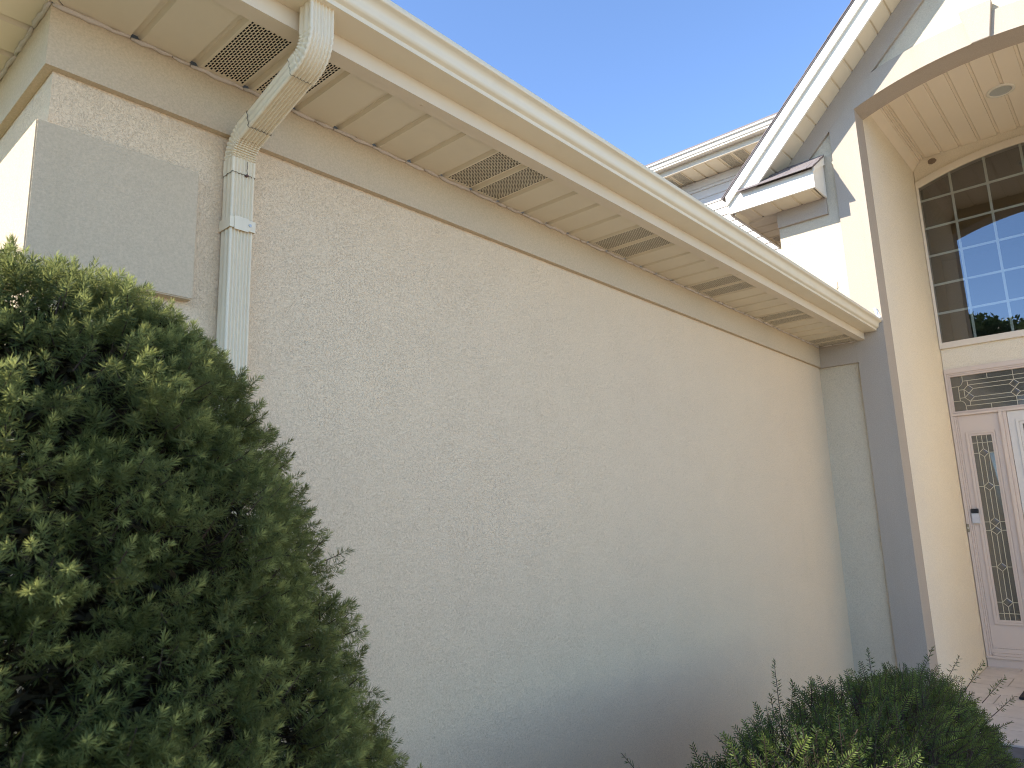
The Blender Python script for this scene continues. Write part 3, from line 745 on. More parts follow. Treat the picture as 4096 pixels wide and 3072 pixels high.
# sidelights
def sidelight(s):
    f = (lambda y: y) if s > 0 else mir
    sl = empty('sidelight', (0, 0, 0), H); sl.location = Vector((XD, f(1.142), 0.14)) - H.location
    def bx(nm, x0, x1, ya, yb, z0, z1, mat, bev=0.0015):
        a, b = sorted((f(ya), f(yb))); return box(nm, x0, x1, a, b, z0, z1, mat, sl, bevel=bev)
    def rg(nm, yo0, yo1, zo0, zo1, yi0, yi1, zi0, zi1, x0, x1):
        return ring(nm, f(yo0), f(yo1), zo0, zo1, f(yi0), f(yi1), zi0, zi1, x0, x1, M['trim'], sl)
    bx('casing', XD - 0.022, XD + 0.04, T0, 1.330, 0.2365, 2.3445, M['trim'])
    bx('moulding', XD - 0.012, XD + 0.04, 1.3295, 1.316, 0.2365, 2.3445, M['trim'])
    bx('moulding', XD - 0.002, XD + 0.04, 1.3155, 1.3025, 0.2365, 2.3445, M['trim'])
    bx('head_casing', XD - 0.020, XD + 0.04, T0, 0.9235, 2.3450, 2.3670, M['trim'])
    rg('panel', 1.302, 0.983, 0.2960, 2.3445, 1.2595, 1.0305, 0.4955, 2.1875, XD + 0.006, XD + 0.035)
    rg('moulding', 1.259, 1.031, 0.496, 2.187, 1.236, 1.046, 0.5165, 2.168, XD - 0.006, XD + 0.035)
    rg('glazing_bead', 1.2355, 1.0465, 0.517, 2.1675, 1.218, 1.0625, 0.535, 2.150, XD + 0.000, XD + 0.03)
    bx('bottom_rail', XD - 0.004, XD + 0.035, 1.302, 0.983, 0.2585, 0.2955, M['trim'])
    bx('mullion', XD - 0.020, XD + 0.04, 0.982, 0.9515, 0.2365, 2.3445, M['trim'])
    bx('mullion', XD - 0.008, XD + 0.04, 0.951, 0.9235, 0.2365, 2.3445, M['trim'])
    ys = [1.218, 1.1785, 1.1400, 1.1015, 1.0625]
    cs = MB(); dz = [1.991, 1.691, 1.376, 1.301, 0.986, 0.685]; hz = 0.0372
    ztop, zbot = 2.084, 0.591
    for y in (ys[1], ys[3]): came(cs, (f(y), 2.15), (f(y), 0.535))
    came(cs, (f(ys[2]), 2.15), (f(ys[2]), dz[0] + hz)); came(cs, (f(ys[2]), dz[-1] - hz), (f(ys[2]), 0.535))
    for z in (ztop, zbot): came(cs, (f(ys[0]), z), (f(ys[4]), z))
    for d0 in dz:
        q = [(f(ys[1]), d0), (f(ys[2]), d0 + hz), (f(ys[3]), d0), (f(ys[2]), d0 - hz)]
        for a, b in zip(q, q[1:] + q[:1]): came(cs, a, b)
        came(cs, (f(ys[0]), d0), (f(ys[1]), d0)); came(cs, (f(ys[3]), d0), (f(ys[4]), d0))
        pane(q, sl, True)
    for a, b in zip(dz, dz[1:]):
        if a - b > 0.1: came(cs, (f(ys[2]), a - hz), (f(ys[2]), b + hz))
    cs.build('came', M['came'], sl)
    br = [2.15, ztop] + dz + [zbot, 0.535]
    for a, b in zip(br, br[1:]):
        for c0, c1 in ((0, 1), (3, 4)): pane([(f(ys[c0]), a), (f(ys[c1]), a), (f(ys[c1]), b), (f(ys[c0]), b)], sl)
    for c0, c1 in ((1, 2), (2, 3)):
        for a, b in ((2.15, ztop), (zbot, 0.535)): pane([(f(ys[c0]), a), (f(ys[c1]), a), (f(ys[c1]), b), (f(ys[c0]), b)], sl)
    for o_ in (1, 3):
        pane([(f(ys[o_]), ztop), (f(ys[2]), ztop), (f(ys[2]), dz[0] + hz), (f(ys[o_]), dz[0])], sl)
        for a, b in zip(dz, dz[1:]):
            if a - b > 0.1: pane([(f(ys[o_]), a), (f(ys[2]), a - hz), (f(ys[2]), b + hz), (f(ys[o_]), b)], sl)
            else: pane([(f(ys[o_]), a), (f(ys[2]), (a + b) / 2), (f(ys[o_]), b)], sl)
        pane([(f(ys[o_]), dz[-1]), (f(ys[2]), dz[-1] - hz), (f(ys[2]), zbot), (f(ys[o_]), zbot)], sl)
    return sl
sidelight(1); sidelight(-1)
# door
box('door_head', XD - 0.020, XD + 0.04, mir(0.923), 0.923, 2.3440, 2.3670, M['trim'], H)
dr = empty('door', (0, 0, 0), H); dr.location = Vector((XD, YC, 0.2)) - H.location
d0, d1 = 0.921, mir(0.921)
ring('door_panel', d0, d1, 0.262, 2.3415, 0.8655, mir(0.8655), 0.4955, 2.2655, XD + 0.002, XD + 0.045, M['door'], dr)
ring('moulding', 0.865, mir(0.865), 0.496, 2.265, 0.842, mir(0.842), 0.52, 2.243, XD - 0.009, XD + 0.04, M['door'], dr)
ring('glazing_bead', 0.8415, mir(0.8415), 0.5205, 2.2425, 0.819, mir(0.819), 0.545, 2.220, XD - 0.002, XD + 0.04, M['door'], dr)
MB().add([(XD + 0.018, 0.8195, 0.5445), (XD + 0.018, mir(0.8195), 0.5445), (XD + 0.018, mir(0.8195), 2.2205), (XD + 0.018, 0.8195, 2.2205)], [(0, 1, 2, 3)]).build('pane', M['lead_glass'], dr)
MB().tube([(XD, 0.085, 1.08), (XD - 0.055, 0.085, 1.08), (XD - 0.055, 0.185, 1.08)], 0.011, 8).build('handle', M['brassy'], dr, smooth=True)
# threshold and plinth under the whole entry
box('threshold', XD - 0.034, XD + 0.05, T1, T0, 0.2360, 0.2580, M['trim'], H, bevel=0.002).location += Vector((0, 0, -0.022))
box('entry_plinth', XD - 0.016, XD + 0.05, T1, T0, 0.1385, 0.2138, M['trim'], H, bevel=0.002)
box('threshold_lip', XD - 0.020, XD + 0.05, 0.983, 1.302, 0.2365, 0.2580, M['trim'], H, bevel=0.001)

# ------------------------------------------------------------------ downspout
DS = empty('downspout', (0.925, 1.8275, 0.05))
tag(DS, 'cream corrugated metal downspout with crimped elbows running from gutter down the wall', 'downspout')
def ds_section(w=0.067, d=0.055, ribs=5):
    # outline in (u across, v outward); ribbed front, plainer sides and back
    pts = []; hw, hd = w / 2, d / 2; r = 0.006
    n = ribs * 8
    fw = w - 2 * r - 0.008
    for i in range(n + 1):
        u = -fw / 2 + fw * i / n
        pts.append((u, hd - 0.0052 * (0.5 + 0.5 * math.cos(2 * math.pi * ribs * i / n))))
    for a in np.linspace(math.pi / 2, 0, 5): pts.append((hw - r + r * math.cos(a), hd - r + r * math.sin(a)))
    for i in range(13):
        v = hd - r - (d - 2 * r) * i / 12; pts.append((hw - 0.0026 * (0.5 - 0.5 * math.cos(2 * math.pi * 2 * i / 12)), v))
    for a in np.linspace(0, -math.pi / 2, 5): pts.append((hw - r + r * math.cos(a), -hd + r + r * math.sin(a)))
    for a in np.linspace(-math.pi / 2, -math.pi, 5): pts.append((-hw + r + r * math.cos(a), -hd + r + r * math.sin(a)))
    for i in range(13):
        v = -hd + r + (d - 2 * r) * i / 12; pts.append((-hw + 0.0026 * (0.5 - 0.5 * math.cos(2 * math.pi * 2 * i / 12)), v))
    for a in np.linspace(math.pi, math.pi / 2, 5): pts.append((-hw + r + r * math.cos(a), hd - r + r * math.sin(a)))
    out = []
    for p in pts:
        if not out or abs(out[-1][0] - p[0]) + abs(out[-1][1] - p[1]) > 1e-5: out.append(p)
    return out
def sweep(name, path, mat, parent, scale=None, crimp=None, grow=0.0, smooth_ribs=None):
    # path: list of (y, z); section u along x, v along the outward normal (towards -y / down)
    sec = ds_section(0.067 + grow, 0.055 + grow); n = len(sec); v = []; f = []
    P = [Vector((0, y, z)) for y, z in path]
    for i, p in enumerate(P):
        d = (P[min(i + 1, len(P) - 1)] - P[max(i - 1, 0)]).normalized()
        nrm = Vector((0, d.z, -d.y))           # going down (d.z<0): outward is -y
        c = crimp[i] if crimp else (0, 0)
        for u, w in sec:
            front = max(0.0, w / 0.0275); back = max(0.0, -w / 0.0275)
            k = 1 - c[0] * (front if c[1] > 0 else back)
            side = 1 - abs(c[0]) * 0.35
            v.append(tuple(Vector((0.925 + u * side, 0, 0)) + p + nrm * (w * k)))
    for i in range(len(P) - 1):
        for j in range(n): f.append((i * n + j, i * n + (j + 1) % n, (i + 1) * n + (j + 1) % n, (i + 1) * n + j))
    o = mesh_obj(name, v, f, mat, parent, smooth=True)
    if hasattr(o.data, 'set_sharp_from_angle'): o.data.set_sharp_from_angle(angle=math.radians(50))
    return o
def bend(c, R, a0, a1, n): return [(c[0] + R * math.cos(a), c[1] + R * math.sin(a)) for a in np.linspace(a0, a1, n)]
ang = math.radians(15.5)              # the offset falls only gently towards the wall
yT, yV = 1.4475, 1.8275
R1 = 0.068
# upper elbow: down from the outlet then round towards the wall (inner side at the wall)
c1 = (yT + R1, 2.753)
e1 = bend(c1, R1, math.pi, math.pi + (math.pi / 2 - ang), 71)
dirv = (math.cos(-ang), math.sin(-ang))
up_path = [(yT, 2.8325), (yT, 2.80), (yT, 2.765)] + e1 + [(e1[-1][0] + dirv[0] * 0.02, e1[-1][1] + dirv[1] * 0.02)]
cr = [(0, 1)] * 3 + [(0.16 * (0.5 - 0.5 * math.cos(2 * math.pi * i * 7 / 70)) ** 2 if 0 < i < 70 else 0, -1) for i in range(71)] + [(0, 1)]
sweep('upper_elbow', up_path, M['downspout'], DS, crimp=cr, grow=0.004)
# lower elbow
R2 = 0.072
c2y = yV - R2
A = e1[-1]
Lm = (c2y + R2 * math.sin(ang) - A[0]) / math.cos(ang)
B = (A[0] + dirv[0] * Lm, A[1] + dirv[1] * Lm)
c2 = (B[0] - R2 * math.sin(ang), B[1] - R2 * math.cos(ang))
sweep('offset_pipe', [(A[0] + dirv[0] * t, A[1] + dirv[1] * t) for t in (0.002, 0.06, 0.12, Lm - 0.012)], M['downspout'], DS)
e2 = bend(c2, R2, math.pi / 2 - ang, 0, 91)
low_path = [(B[0] - dirv[0] * 0.05, B[1] - dirv[1] * 0.05), (B[0] - dirv[0] * 0.004, B[1] - dirv[1] * 0.004)] + e2 + [(e2[-1][0], e2[-1][1] - 0.006), (e2[-1][0], e2[-1][1] - 0.045)]
cr = [(0, 1)] * 2 + [(0.24 * (0.5 - 0.5 * math.cos(2 * math.pi * i * 9 / 90)) ** 2 if 0 < i < 90 else 0, 1) for i in range(91)] + [(0, 1)] * 2
sweep('lower_elbow', low_path, M['downspout'], DS, crimp=cr, grow=0.004)
zv = e2[-1][1] - 0.040
sweep('downpipe', [(yV, zv), (yV, 1.6), (yV, 0.8), (yV, 0.06)], M['downspout'], DS, grow=0.001)
M['dark_seam'] = paint('dark_seam', (0.16, 0.135, 0.10), 0.9, 0.3)
# thin dark line where each length slips into the next
def seam_ring(path_pt, d, grow):
    sec = ds_section(0.067 + grow, 0.055 + grow); dv = Vector((0, d[0], d[1])).normalized(); nrm = Vector((0, dv.z, -dv.y))
    pts = [Vector((0.925 + u, path_pt[0], path_pt[1])) + nrm * w + dv * random.uniform(-.0012, .0012) for u, w in sec[::2]]
    pts.append(pts[0]); MB().tube(pts, 0.0008, 5).build('joint_seam', M['dark_seam'], DS)
seam_ring((A[0] + dirv[0] * 0.020, A[1] + dirv[1] * 0.020), dirv, 0.0045)
seam_ring((B[0] - dirv[0] * 0.05, B[1] - dirv[1] * 0.05), dirv, 0.0045)
seam_ring((yV, e2[-1][1] - 0.045), (0, -1), 0.0045)
MB().tube([(0.9335 + 0.0012 * math.sin(i * 1.7), yV - 0.0292, z) for i, z in enumerate(np.linspace(e2[-1][1] - 0.044, e2[-1][1] - 0.004, 9))], 0.0009, 5).build('joint_seam', M['dark_seam'], DS)
# strap
sv = MB(); zs_ = 2.345; hh = 0.016
hwx, hwy = 0.0365, 0.0305
sv.box(0.925 - hwx - 0.0012, 0.925 + hwx + 0.0012, yV - hwy - 0.0025, yV - hwy - 0.0005, zs_ - hh, zs_ + hh)
sv.box(0.925 - hwx - 0.0012, 0.925 - hwx + 0.0006, yV - hwy - 0.0005, YA - 0.001, zs_ - hh, zs_ + hh)
sv.box(0.925 + hwx - 0.0006, 0.925 + hwx + 0.0012, yV - hwy - 0.0005, YA - 0.001, zs_ - hh, zs_ + hh)
sv.build('strap', M['downspout'], DS)
MB().prism([(0.90, zs_ - hh - 0.004), (0.94, zs_ - hh - 0.004), (0.956, zs_), (0.94, zs_ + hh + 0.003), (0.90, zs_ + hh + 0.003)], 'y', yV - hwy - 0.0048, yV - hwy - 0.0026).build('strap_tongue', M['downspout'], DS)
MB().tube([(0.945, yV - hwy - 0.0075, zs_), (0.945, yV - hwy - 0.004, zs_)], 0.0045, 8).build('screw', M['steel'], DS)
MB().tube([(0.933, yV - 0.0325, zv + 0.004 - 0.011), (0.933, yV - 0.026, zv - 0.007)], 0.0042, 8).build('screw', M['rust'], DS)

# ------------------------------------------------------------------ small fittings
vb = empty('video_doorbell', (XD - 0.0, 1.277, 1.366)); tag(vb, 'video doorbell with black top and silver lower half on the sidelight frame', 'doorbell')
box('body', XD - 0.022, XD - 0.0065, 1.247, 1.307, 1.366, 1.4545, M['silver'], vb, bevel=0.004)
box('camera_face', XD - 0.0235, XD - 0.0065, 1.2468, 1.3072, 1.455, 1.496, M['black'], vb, bevel=0.004)
MB().tube([(XD - 0.0245, 1.277, 1.403), (XD - 0.0215, 1.277, 1.403)], 0.0145, 20).build('button', M['silver'], vb)
box('mounting_plate', XD - 0.0064, XD + 0.006, 1.255, 1.299, 1.372, 1.49, M['black'], vb)
ob = empty('doorbell_button', (XD, 1.348, 1.29)); tag(ob, 'small old doorbell plate, tarnished brass, left of the video doorbell', 'doorbell')
box('plate', XD - 0.0285, XD - 0.0222, 1.3362, 1.356, 1.290, 1.363, M['brassy'], ob, bevel=0.002)
MB().tube([(XD - 0.031, 1.346, 1.327), (XD - 0.0275, 1.346, 1.327)], 0.006, 12).build('button', M['muntin'], ob)
for z in (1.299, 1.354): MB().tube([(XD - 0.030, 1.346, z), (XD - 0.028, 1.346, z)], 0.003, 8).build('screw', M['rust'], ob)

# recessed light
rlx, rly = 6.868, 0.491
RL = empty('recessed_light', (rlx, rly, ZCE)); tag(RL, 'round white recessed light in the porch ceiling', 'ceiling light')
def disc_ring(r0, r1, z0, z1, n=40):
    mb = MB(); v = []
    for r, z in ((r0, z0), (r1, z0 - 0.002), (r1, z1), (r0, z1)):
        v += [(rlx + r * math.cos(2 * math.pi * i / n), rly + r * math.sin(2 * math.pi * i / n), z) for i in range(n)]
    f = []
    for k in range(4):
        for i in range(n): f.append((k * n + i, k * n + (i + 1) % n, ((k + 1) % 4) * n + (i + 1) % n, ((k + 1) % 4) * n + i))
    return mb.add(v, f)
disc_ring(0.103, 0.080, ZCE - 0.006, ZCE + 0.010).build('trim_ring', M['white_fascia'], RL, smooth=True)
mb = MB(); n = 40; v = []; rings = ((0.082, ZCE - 0.006), (0.079, ZCE - 0.003), (0.060, ZCE - 0.0015), (0.001, ZCE - 0.001))
for r, z in rings: v += [(rlx + r * math.cos(2 * math.pi * i / n), rly + r * math.sin(2 * math.pi * i / n), z) for i in range(n)]
f = [(k * n + i, k * n + (i + 1) % n, (k + 1) * n + (i + 1) % n, (k + 1) * n + i) for k in range(3) for i in range(n)]
mb.add(v, f).build('lens', paint('frosted_lens', (0.42, 0.42, 0.38), 0.5), RL, smooth=True)

# mud nest above the window
mb = MB(); bm = bmesh.new(); bmesh.ops.create_icosphere(bm, subdivisions=3, radius=1)
vs = [(XD - 0.004 + v.co.x * 0.014 * (1 + 0.3 * random.random()), 1.187 + v.co.y * 0.032 * (1 + 0.25 * random.random()), 4.868 + v.co.z * 0.026 * (1 + 0.25 * random.random())) for v in bm.verts]
fsx = [tuple(v.index for v in fc.verts) for fc in bm.faces]; bm.free()
nest = mesh_obj('mud_nest', vs, fsx, M['mud']); tag(nest, 'small brown round mud nest on stucco above the arched window', 'nest')
mat_ = box('doormat', 6.50, 7.15, -0.05, 0.985, 0.1425, 0.158, M['rubber'], bevel=0.004); tag(mat_, 'black rubber doormat on the porch tiles before the door', 'doormat')
# bare twig standing up behind the gutter
tw = MB().tube([(5.2, 1.50, 2.95), (5.205, 1.497, 3.01), (5.2, 1.49, 3.05), (5.21, 1.485, 3.10)], [0.003, 0.0025, 0.002, 0.0012], 5).tube([(5.2, 1.49, 3.05), (5.215, 1.478, 3.075)], [0.0018, 0.001], 5).tube([(5.206, 1.487, 3.08), (5.198, 1.48, 3.105)], [0.0016, 0.001], 5).build('twig', M['twig'])
tag(tw, 'thin bare twig sticking up behind the gutter', 'twig')

# ------------------------------------------------------------------ foliage
def unit(a): return a / np.maximum(np.linalg.norm(a, axis=-1, keepdims=True), 1e-9)
def frames(ax):
    ref = np.where(np.abs(ax[:, 2:3]) > 0.9, np.array([[1.0, 0, 0]]), np.array([[0, 0, 1.0]]))
    u = unit(np.cross(ref, ax)); return u, np.cross(ax, u)
def needle_object(name, P0, D, L, Wd, side, tint, mat, parent, curve=None):
    # one needle = a slim kite of two triangles folded along its length
    n = len(P0); off = np.array(base_of(parent))
    mid = P0 + D * (L * 0.5)[:, None]; tip = P0 + D * L[:, None]
    if curve is not None: tip = tip + curve
    a = mid + side * (Wd / 2)[:, None]; b = mid - side * (Wd / 2)[:, None]
    V = np.stack([P0, a, tip, b], 1).reshape(-1, 3) - off
    me = bpy.data.meshes.new(name)
    me.vertices.add(4 * n); me.vertices.foreach_set('co', V.astype(np.float32).ravel())
    me.loops.add(4 * n); me.loops.foreach_set('vertex_index', np.arange(4 * n, dtype=np.int32))
    me.polygons.add(n); me.polygons.foreach_set('loop_start', np.arange(0, 4 * n, 4, dtype=np.int32))
    try: me.polygons.foreach_set('loop_total', np.full(n, 4, dtype=np.int32))
    except Exception: pass
    at = me.color_attributes.new('tint', 'FLOAT_COLOR', 'POINT')
    cc = np.zeros((n, 4, 4), np.float32); cc[:, :, 3] = 1
    cc[:, :, 0] = tint[:, 0:1]; cc[:, :, 1] = tint[:, 1:2]; cc[:, 2, 1] += 0.15
    at.data.foreach_set('color', np.clip(cc, 0, 1).ravel())
    me.materials.append(mat); me.update(); me.validate()
    o = link(name, me, parent); o['kind'] = 'stuff'
    return o

# --- dwarf spruce
SPx, SPy = 0.27, 1.22
Zs = np.array([0.06, 0.3, 0.6, 0.9, 1.05, 1.2, 1.3, 1.4, 1.5, 1.6, 1.7, 1.8, 1.835, 1.862, 1.88])
Rs = np.array([0.50, 0.60, 0.63, 0.60, 0.575, 0.548, 0.520, 0.470, 0.442, 0.405, 0.358, 0.272, 0.222, 0.155, 0.03]) - 0.018
SPR = empty('spruce_shrub', (SPx, SPy, 0.0)); tag(SPR, 'large conical dwarf spruce shrub with tufted needles beside the downspout', 'shrub')
def spruce_r(z): return np.interp(z, Zs, Rs)
dr_ = np.gradient(Rs, Zs)
def clumps(NB, zlo, zhi, dep0, dep1, front):
    z = rng.uniform(zlo, zhi, NB * 6); z = z[rng.random(NB * 6) < spruce_r(z) / 0.66 + 0.10 + 0.5 * (z > 1.72)]
    th = rng.uniform(0, 2 * np.pi, len(z))
    fr = np.cos(th - math.atan2(-SPy, -SPx)) > -0.45
    ok = fr if front else ~fr
    z, th = z[ok][:NB], th[ok][:NB]
    slope = np.interp(z, Zs, dr_)
    nrm = unit(np.stack([np.cos(th), np.sin(th), np.clip(-slope, 0.05, 3.0)], 1))
    lump = np.sin(th * 7 + 3 * np.sin(z * 9)) * np.sin(z * 21 + 2 * np.sin(th * 4))
    r = spruce_r(z) + rng.uniform(dep0, dep1, len(z)) + 0.026 * lump
    B = np.stack([SPx + r * np.cos(th), SPy + r * np.sin(th), z], 1)
    ax = unit(nrm + np.array([0, 0, 0.30]) + rng.normal(0, 0.2, (len(z), 3)))
    return B, nrm, ax
def shoots(B, nrm, ax, k0, k1):
    cnt = rng.integers(k0, k1, len(B)); idx = np.repeat(np.arange(len(B)), cnt); n = len(idx)
    u, w = frames(ax); a = rng.uniform(0, 2 * np.pi, n); rr = np.sqrt(rng.random(n)) * np.repeat(rng.uniform(0.035, 0.055, len(B)), cnt)
    lat = u[idx] * np.cos(a)[:, None] + w[idx] * np.sin(a)[:, None]
    P = B[idx] + lat * rr[:, None] + ax[idx] * (0.012 - 7 * rr ** 2)[:, None] + nrm[idx] * rng.normal(0, 0.005, (n, 1))
    A = unit(ax[idx] + lat * (rr * 13)[:, None] + rng.normal(0, 0.16, (n, 3)))
    t = np.clip(np.repeat(rng.normal(0.45, 0.2, len(B)), cnt) + rng.normal(0, 0.25, n), 0, 1)
    return P, A, t
def tufts(name, SP, SA, STi, NN, width, mat, lmul=1.0, tipf=1.0):
    NS = len(SP); SLn = rng.uniform(0.020, 0.032, NS); u, w = frames(SA)
    t = np.clip((np.arange(NN) + 0.5)[None, :] / NN + rng.normal(0, 0.03, (NS, NN)), 0.02, 1.0)
    a = rng.uniform(0, 2 * np.pi, (NS, NN))
    spread = np.radians(80) * (1 - t) ** 0.8 + np.radians(16) + rng.normal(0, 0.12, (NS, NN))
    D = SA[:, None, :] * np.cos(spread)[..., None] + (u[:, None, :] * np.cos(a)[..., None] + w[:, None, :] * np.sin(a)[..., None]) * np.sin(spread)[..., None]
    P0 = SP[:, None, :] + SA[:, None, :] * (SLn[:, None] * (t - 0.7))[..., None]
    L = rng.uniform(0.012, 0.0180, (NS, NN)) * (1 - 0.25 * t) * lmul
    side = unit(np.cross(D.reshape(-1, 3), rng.normal(0, 1, (NS * NN, 3))))
    tint = np.stack([np.clip(STi[:, None] + rng.normal(0, 0.18, (NS, NN)), 0, 1), tipf * (np.clip((t - 0.55) * 1.5, 0, 0.6) * (STi[:, None] > 0.40) + rng.uniform(0, 0.05, (NS, NN)))], -1).reshape(-1, 2)
    return needle_object(name, P0.reshape(-1, 3), D.reshape(-1, 3), L.ravel(), np.full(NS * NN, width), side, tint, mat, SPR)
B1, n1, a1 = clumps(1250, 0.82, 1.876, -0.022, 0.008, True)
# a few bare gaps where old brown wood shows
gap = np.zeros(len(B1), bool)
for gx, gy, gz, gr_ in ((0.55, 0.78, 1.33, 0.07), (0.13, 0.66, 1.22, 0.05), (0.42, 0.70, 1.15, 0.05)):
    gap |= np.linalg.norm(B1 - np.array([gx, gy, gz]), axis=1) < gr_
B1, n1, a1 = B1[~gap], n1[~gap], a1[~gap]
# one low branch reaching out along the wall
bx_ = np.linspace(0.70, 1.04, 16); Bx = np.stack([bx_, 1.10 + 0.28 * (bx_ - 0.7) + rng.normal(0, 0.02, 16), 0.90 + 0.33 * (bx_ - 0.7) + rng.normal(0, 0.025, 16)], 1)
ax_ = unit(np.array([[0.6, -0.3, 0.7]]) + rng.normal(0, 0.25, (16, 3)))
B1, n1, a1 = np.concatenate([B1, Bx]), np.concatenate([n1, ax_]), np.concatenate([a1, ax_])
S1 = shoots(B1, n1, a1, 5, 8)
tufts('crown', *S1, 64, 0.00110, M['spruce'], 0.92)
B2, n2, a2 = clumps(380, 0.30, 1.86, -0.05, 0.01, False)
B3, n3, a3 = clumps(260, 0.15, 0.84, -0.05, 0.01, True)
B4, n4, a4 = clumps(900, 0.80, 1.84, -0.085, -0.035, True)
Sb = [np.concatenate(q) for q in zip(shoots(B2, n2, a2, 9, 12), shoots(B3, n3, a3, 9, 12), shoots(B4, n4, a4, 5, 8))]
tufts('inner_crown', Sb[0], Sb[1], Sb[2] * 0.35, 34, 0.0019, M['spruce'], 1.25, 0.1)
mb = MB()
for B, ax in ((B1, a1), (B4, a4), (B2, a2)):
    for i in range(len(B)):
        p = B[i]; q = np.array([SPx + (p[0] - SPx) * 0.25, SPy + (p[1] - SPy) * 0.25, max(0.05, p[2] - 0.10 * rng.uniform(0.6, 1.2))])
        m_ = p * 0.5 + q * 0.5 + rng.normal(0, 0.015, 3)
        mb.tube([tuple(q), tuple(m_), tuple(p - ax[i] * 0.055)], [0.003, 0.0015, 0.0008], 3)
for i in range(0, len(S1[0]), 3):
    bi = S1[0][i]; mb.tube([tuple(bi - S1[1][i] * 0.03), tuple(bi - S1[1][i] * 0.004)], [0.0010, 0.0007], 3)
mb.build('branches', M['twig'], SPR)
MB().tube([(SPx, SPy, 0), (SPx + .01, SPy, 0.6), (SPx, SPy - .01, 1.2), (SPx, SPy, 1.75)], [0.04, 0.034, 0.022, 0.006], 8).build('trunk', M['twig'], SPR, smooth=True)
# dead needles left on the old wood inside
nd = 130000
zz = rng.uniform(0.5, 1.80, nd); tt = rng.uniform(0, 2 * np.pi, nd); rr_ = np.maximum(spruce_r(zz) - 0.075, 0.02) * np.sqrt(rng.uniform(0.3, 1.0, nd))
P0 = np.stack([SPx + rr_ * np.cos(tt), SPy + rr_ * np.sin(tt), zz], 1); D = unit(rng.normal(0, 1, (nd, 3)))
side = unit(np.cross(D, rng.normal(0, 1, (nd, 3))))
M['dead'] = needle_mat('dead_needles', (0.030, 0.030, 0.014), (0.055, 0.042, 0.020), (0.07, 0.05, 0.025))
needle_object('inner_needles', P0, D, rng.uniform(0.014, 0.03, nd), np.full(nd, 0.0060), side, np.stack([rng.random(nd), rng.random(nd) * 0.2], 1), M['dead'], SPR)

# --- yew
YW = empty('yew_shrub', (2.86, 0.9, 0.0)); tag(YW, 'low spreading dark green yew shrub in front of the porch pillar', 'shrub')
def yew(name_parent, cen, rad, n, NS, hmin, twist=True, stray=()):
    ce = lambda q, e: np.sign(q) * np.abs(q) ** e
    e = 2 / 2.5
    T = rng.uniform(0, 2 * np.pi, NS); Ph = np.arcsin(rng.uniform(0.0, 1.0, NS) ** 0.8)
    ct, st_, cp, sp_ = np.cos(T), np.sin(T), np.cos(Ph), np.sin(Ph)
    P = np.stack([ce(ct, e) * ce(cp, e), ce(st_, e) * ce(cp, e), ce(sp_, e)], 1)
    N = unit(np.sign(P) * np.abs(P) ** (n - 1) / rad)
    lump = 0.5 + 0.5 * np.sin(P[:, 0] * 9 + 2 * np.sin(P[:, 1] * 5)) * np.sin(P[:, 1] * 8 + 1.3 + P[:, 0] * 3)
    dep = rng.uniform(-0.10, 0.005, NS) * rng.random(NS) ** 0.7 - lump * 0.045
    base = cen + P * rad + N * dep[:, None]
    ax = unit(N * 0.8 + np.array([0, 0, 0.30]) + rng.normal(0, 0.42, (NS, 3)))
    ln = rng.uniform(0.045, 0.085, NS)
    big = rng.random(NS) < 0.03; ln[big] *= rng.uniform(1.3, 1.9, big.sum())
    tnt = np.clip(rng.normal(0.42, 0.36, NS) + (lump - 0.5) * 0.3, 0, 1); fresh = (rng.random(NS) < 0.25) * rng.uniform(0.3, 0.9, NS)
    return base, ax, ln, tnt, fresh
KS = 0.80
cen = np.array([3.32 * KS, 1.13 * KS, 0.0]); rad = np.array([2.06 * KS, 0.46 * KS, 1.5 - (1.5 - 0.735) * KS])
b_, a_, l_, t_n, fr_ = yew(YW, cen, rad, 2.5, 3600, 0)
# stray long leaders standing above the mound
stray = [((3.42, 1.45, 0.60), (0.02, 0.03, 1.0), 0.19), ((3.36, 1.45, 0.58), (-0.2, 0.0, 1.0), 0.10), ((3.5, 1.43, 0.60), (0.4, 0.0, 1.0), 0.11), ((2.42, 1.50, 0.52), (-0.9, 0.2, 1.0), 0.20), ((2.30, 1.48, 0.50), (-0.6, 0.1, 0.9), 0.17),
         ((4.75, 1.15, 0.62), (0.7, -0.4, 1.0), 0.11), ((4.85, 0.95, 0.55), (0.7, -0.5, 0.8), 0.12), ((4.9, 0.88, 0.48), (0.8, -0.6, 0.7), 0.12),
         ((4.92, 0.85, 0.40), (0.8, -0.6, 0.55), 0.11), ((4.3, 1.30, 0.66), (0.2, 0.1, 1), 0.09), ((4.88, 1.05, 0.58), (0.6, -0.35, 0.7), 0.10)]
b_ = np.concatenate([b_, np.array([(s[0][0] * KS, s[0][1] * KS, 1.5 - (1.5 - s[0][2]) * KS) for s in stray])]); a_ = np.concatenate([a_, unit(np.array([s[1] for s in stray]))])
l_ = np.concatenate([l_, np.array([s[2] for s in stray])]); t_n = np.concatenate([t_n, np.full(len(stray), 0.3)]); fr_ = np.concatenate([fr_, np.full(len(stray), 0.1)])
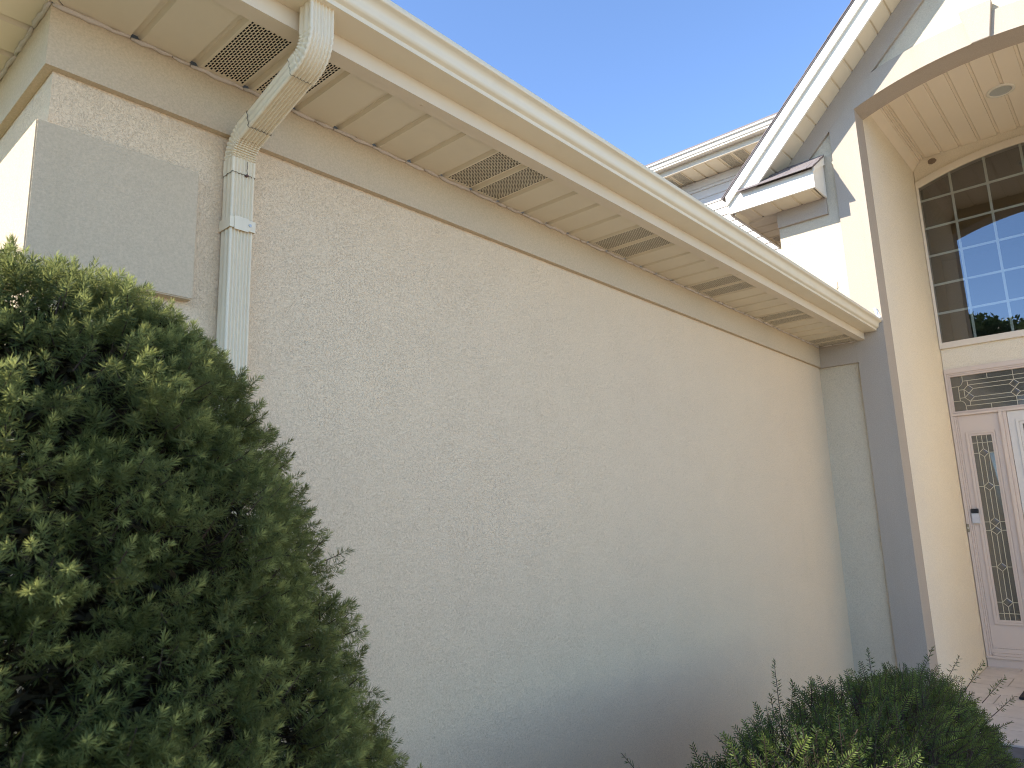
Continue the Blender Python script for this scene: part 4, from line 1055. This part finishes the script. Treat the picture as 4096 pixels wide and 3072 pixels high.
def yew_needles(b, ax, ln, tn, fr, parent):
    P0s, Ds, Ls, Ss, Ts = [], [], [], [], []
    cnt = np.maximum(16, (ln / 0.0034).astype(int))
    u, w = frames(ax); sgn = np.where(rng.random(len(b)) < 0.5, 1, -1)
    rot = rng.uniform(0, np.pi, len(b))
    lat = u * np.cos(rot)[:, None] + w * np.sin(rot)[:, None]; up = np.cross(ax, lat)
    for i in range(len(b)):
        k = cnt[i]; t = np.linspace(0.03, 1.0, k); s = np.where(np.arange(k) % 2 == 0, 1, -1)
        roll = rng.normal(0, 0.40 if i < 3600 else 1.3, k)
        dirs = lat[i] * (s * np.cos(roll))[:, None] + up[i] * np.sin(roll)[:, None]
        fwd = 0.35 + 0.7 * t ** 3
        d = unit(dirs + ax[i] * fwd[:, None])
        P0s.append(b[i] + ax[i] * (ln[i] * t)[:, None]); Ds.append(d); Ls.append((1.0 if i < 3600 else 1.15) * rng.uniform(0.016, 0.025, k) * (1 - 0.45 * t ** 3))
        Ss.append(unit(np.cross(d, up[i] + rng.normal(0, .25, (k, 3)))))
        Ts.append(np.stack([np.clip(tn[i] + rng.normal(0, 0.1, k), 0, 1), np.clip(fr[i] * (0.3 + 0.7 * t), 0, 1)], 1))
    needle_object('foliage', np.concatenate(P0s), np.concatenate(Ds), np.concatenate(Ls), np.full(sum(cnt), 0.0038), np.concatenate(Ss), np.concatenate(Ts), M['yew'], parent)
    mb = MB()
    for i in range(len(b)): mb.tube([tuple(b[i] - ax[i] * 0.05), tuple(b[i] + ax[i] * ln[i])], [0.002, 0.0009], 3)
    mb.build('twigs', M['twig'], parent)
yew_needles(b_, a_, l_, t_n, fr_, YW)
mb = MB()
for i in range(240):
    j = rng.integers(0, 3600); p = b_[j]; q = np.array([cen[0] + (p[0] - cen[0]) * 0.55, cen[1] + (p[1] - cen[1]) * 0.3, 0.03]); m_ = (p + q) / 2 + rng.normal(0, 0.04, 3)
    mb.tube([tuple(q), tuple(m_), tuple(p)], [0.009, 0.006, 0.002], 4)
mb.build('stems', M['twig'], YW)
# inner shaded old needles keep the mound opaque
nd = 60000
q = unit(rng.normal(0, 1, (nd, 3))); q[:, 2] = np.abs(q[:, 2]); r_ = rng.uniform(0.55, 0.9, nd)
P0 = cen + q * rad * r_[:, None] * 1.05; D = unit(rng.normal(0, 1, (nd, 3))); side = unit(np.cross(D, rng.normal(0, 1, (nd, 3))))
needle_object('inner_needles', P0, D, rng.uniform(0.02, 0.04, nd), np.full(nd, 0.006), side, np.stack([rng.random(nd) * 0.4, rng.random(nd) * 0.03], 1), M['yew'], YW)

# --- tree across the street, seen mirrored in the arched window
def tree(loc, h, cr, seed, label):
    r2 = np.random.default_rng(seed)
    T = empty('street_tree', loc); tag(T, label, 'tree', 'trees across the street')
    x, y, z = loc
    tb = MB().tube([(x, y, z), (x + .1, y, z + h * .3), (x, y + .1, z + h * .5), (x, y, z + h * .62)], [0.28, 0.2, 0.12, 0.03], 8)
    cl_ = []
    for i in range(26):
        d = unit(r2.normal(0, 1, (1, 3)))[0]; d[2] *= 0.8
        p = np.array([x, y, z + h * 0.66]) + d * cr * r2.uniform(0.45, 1.0) * np.array([1, 1, 1.05]); cl_.append(p)
        tb.tube([(x, y, z + h * r2.uniform(0.25, 0.6)), tuple(p)], [0.07, 0.015], 5)
    tb.build('trunk', M['twig'], T)
    n = 26 * 900; ci = r2.integers(0, 26, n)
    P = np.array(cl_)[ci] + unit(r2.normal(0, 1, (n, 3))) * (r2.random(n) ** 0.4 * cr * 0.36)[:, None]
    D = unit(r2.normal(0, 1, (n, 3))); S = unit(np.cross(D, r2.normal(0, 1, (n, 3))))
    needle_object('crown', P, D, r2.uniform(0.15, 0.26, n), np.full(n, 0.13), S, np.stack([r2.random(n), r2.random(n) * 0.2], 1), M['leaf'], T)
tree((-15.5, 3.3, 0), 10.4, 2.2, 3, 'broad green tree across the street, mirrored low in the arched window')
tree((-19.0, 5.2, 0), 10.8, 2.4, 4, 'taller green tree across the street, mirrored behind the broad tree')
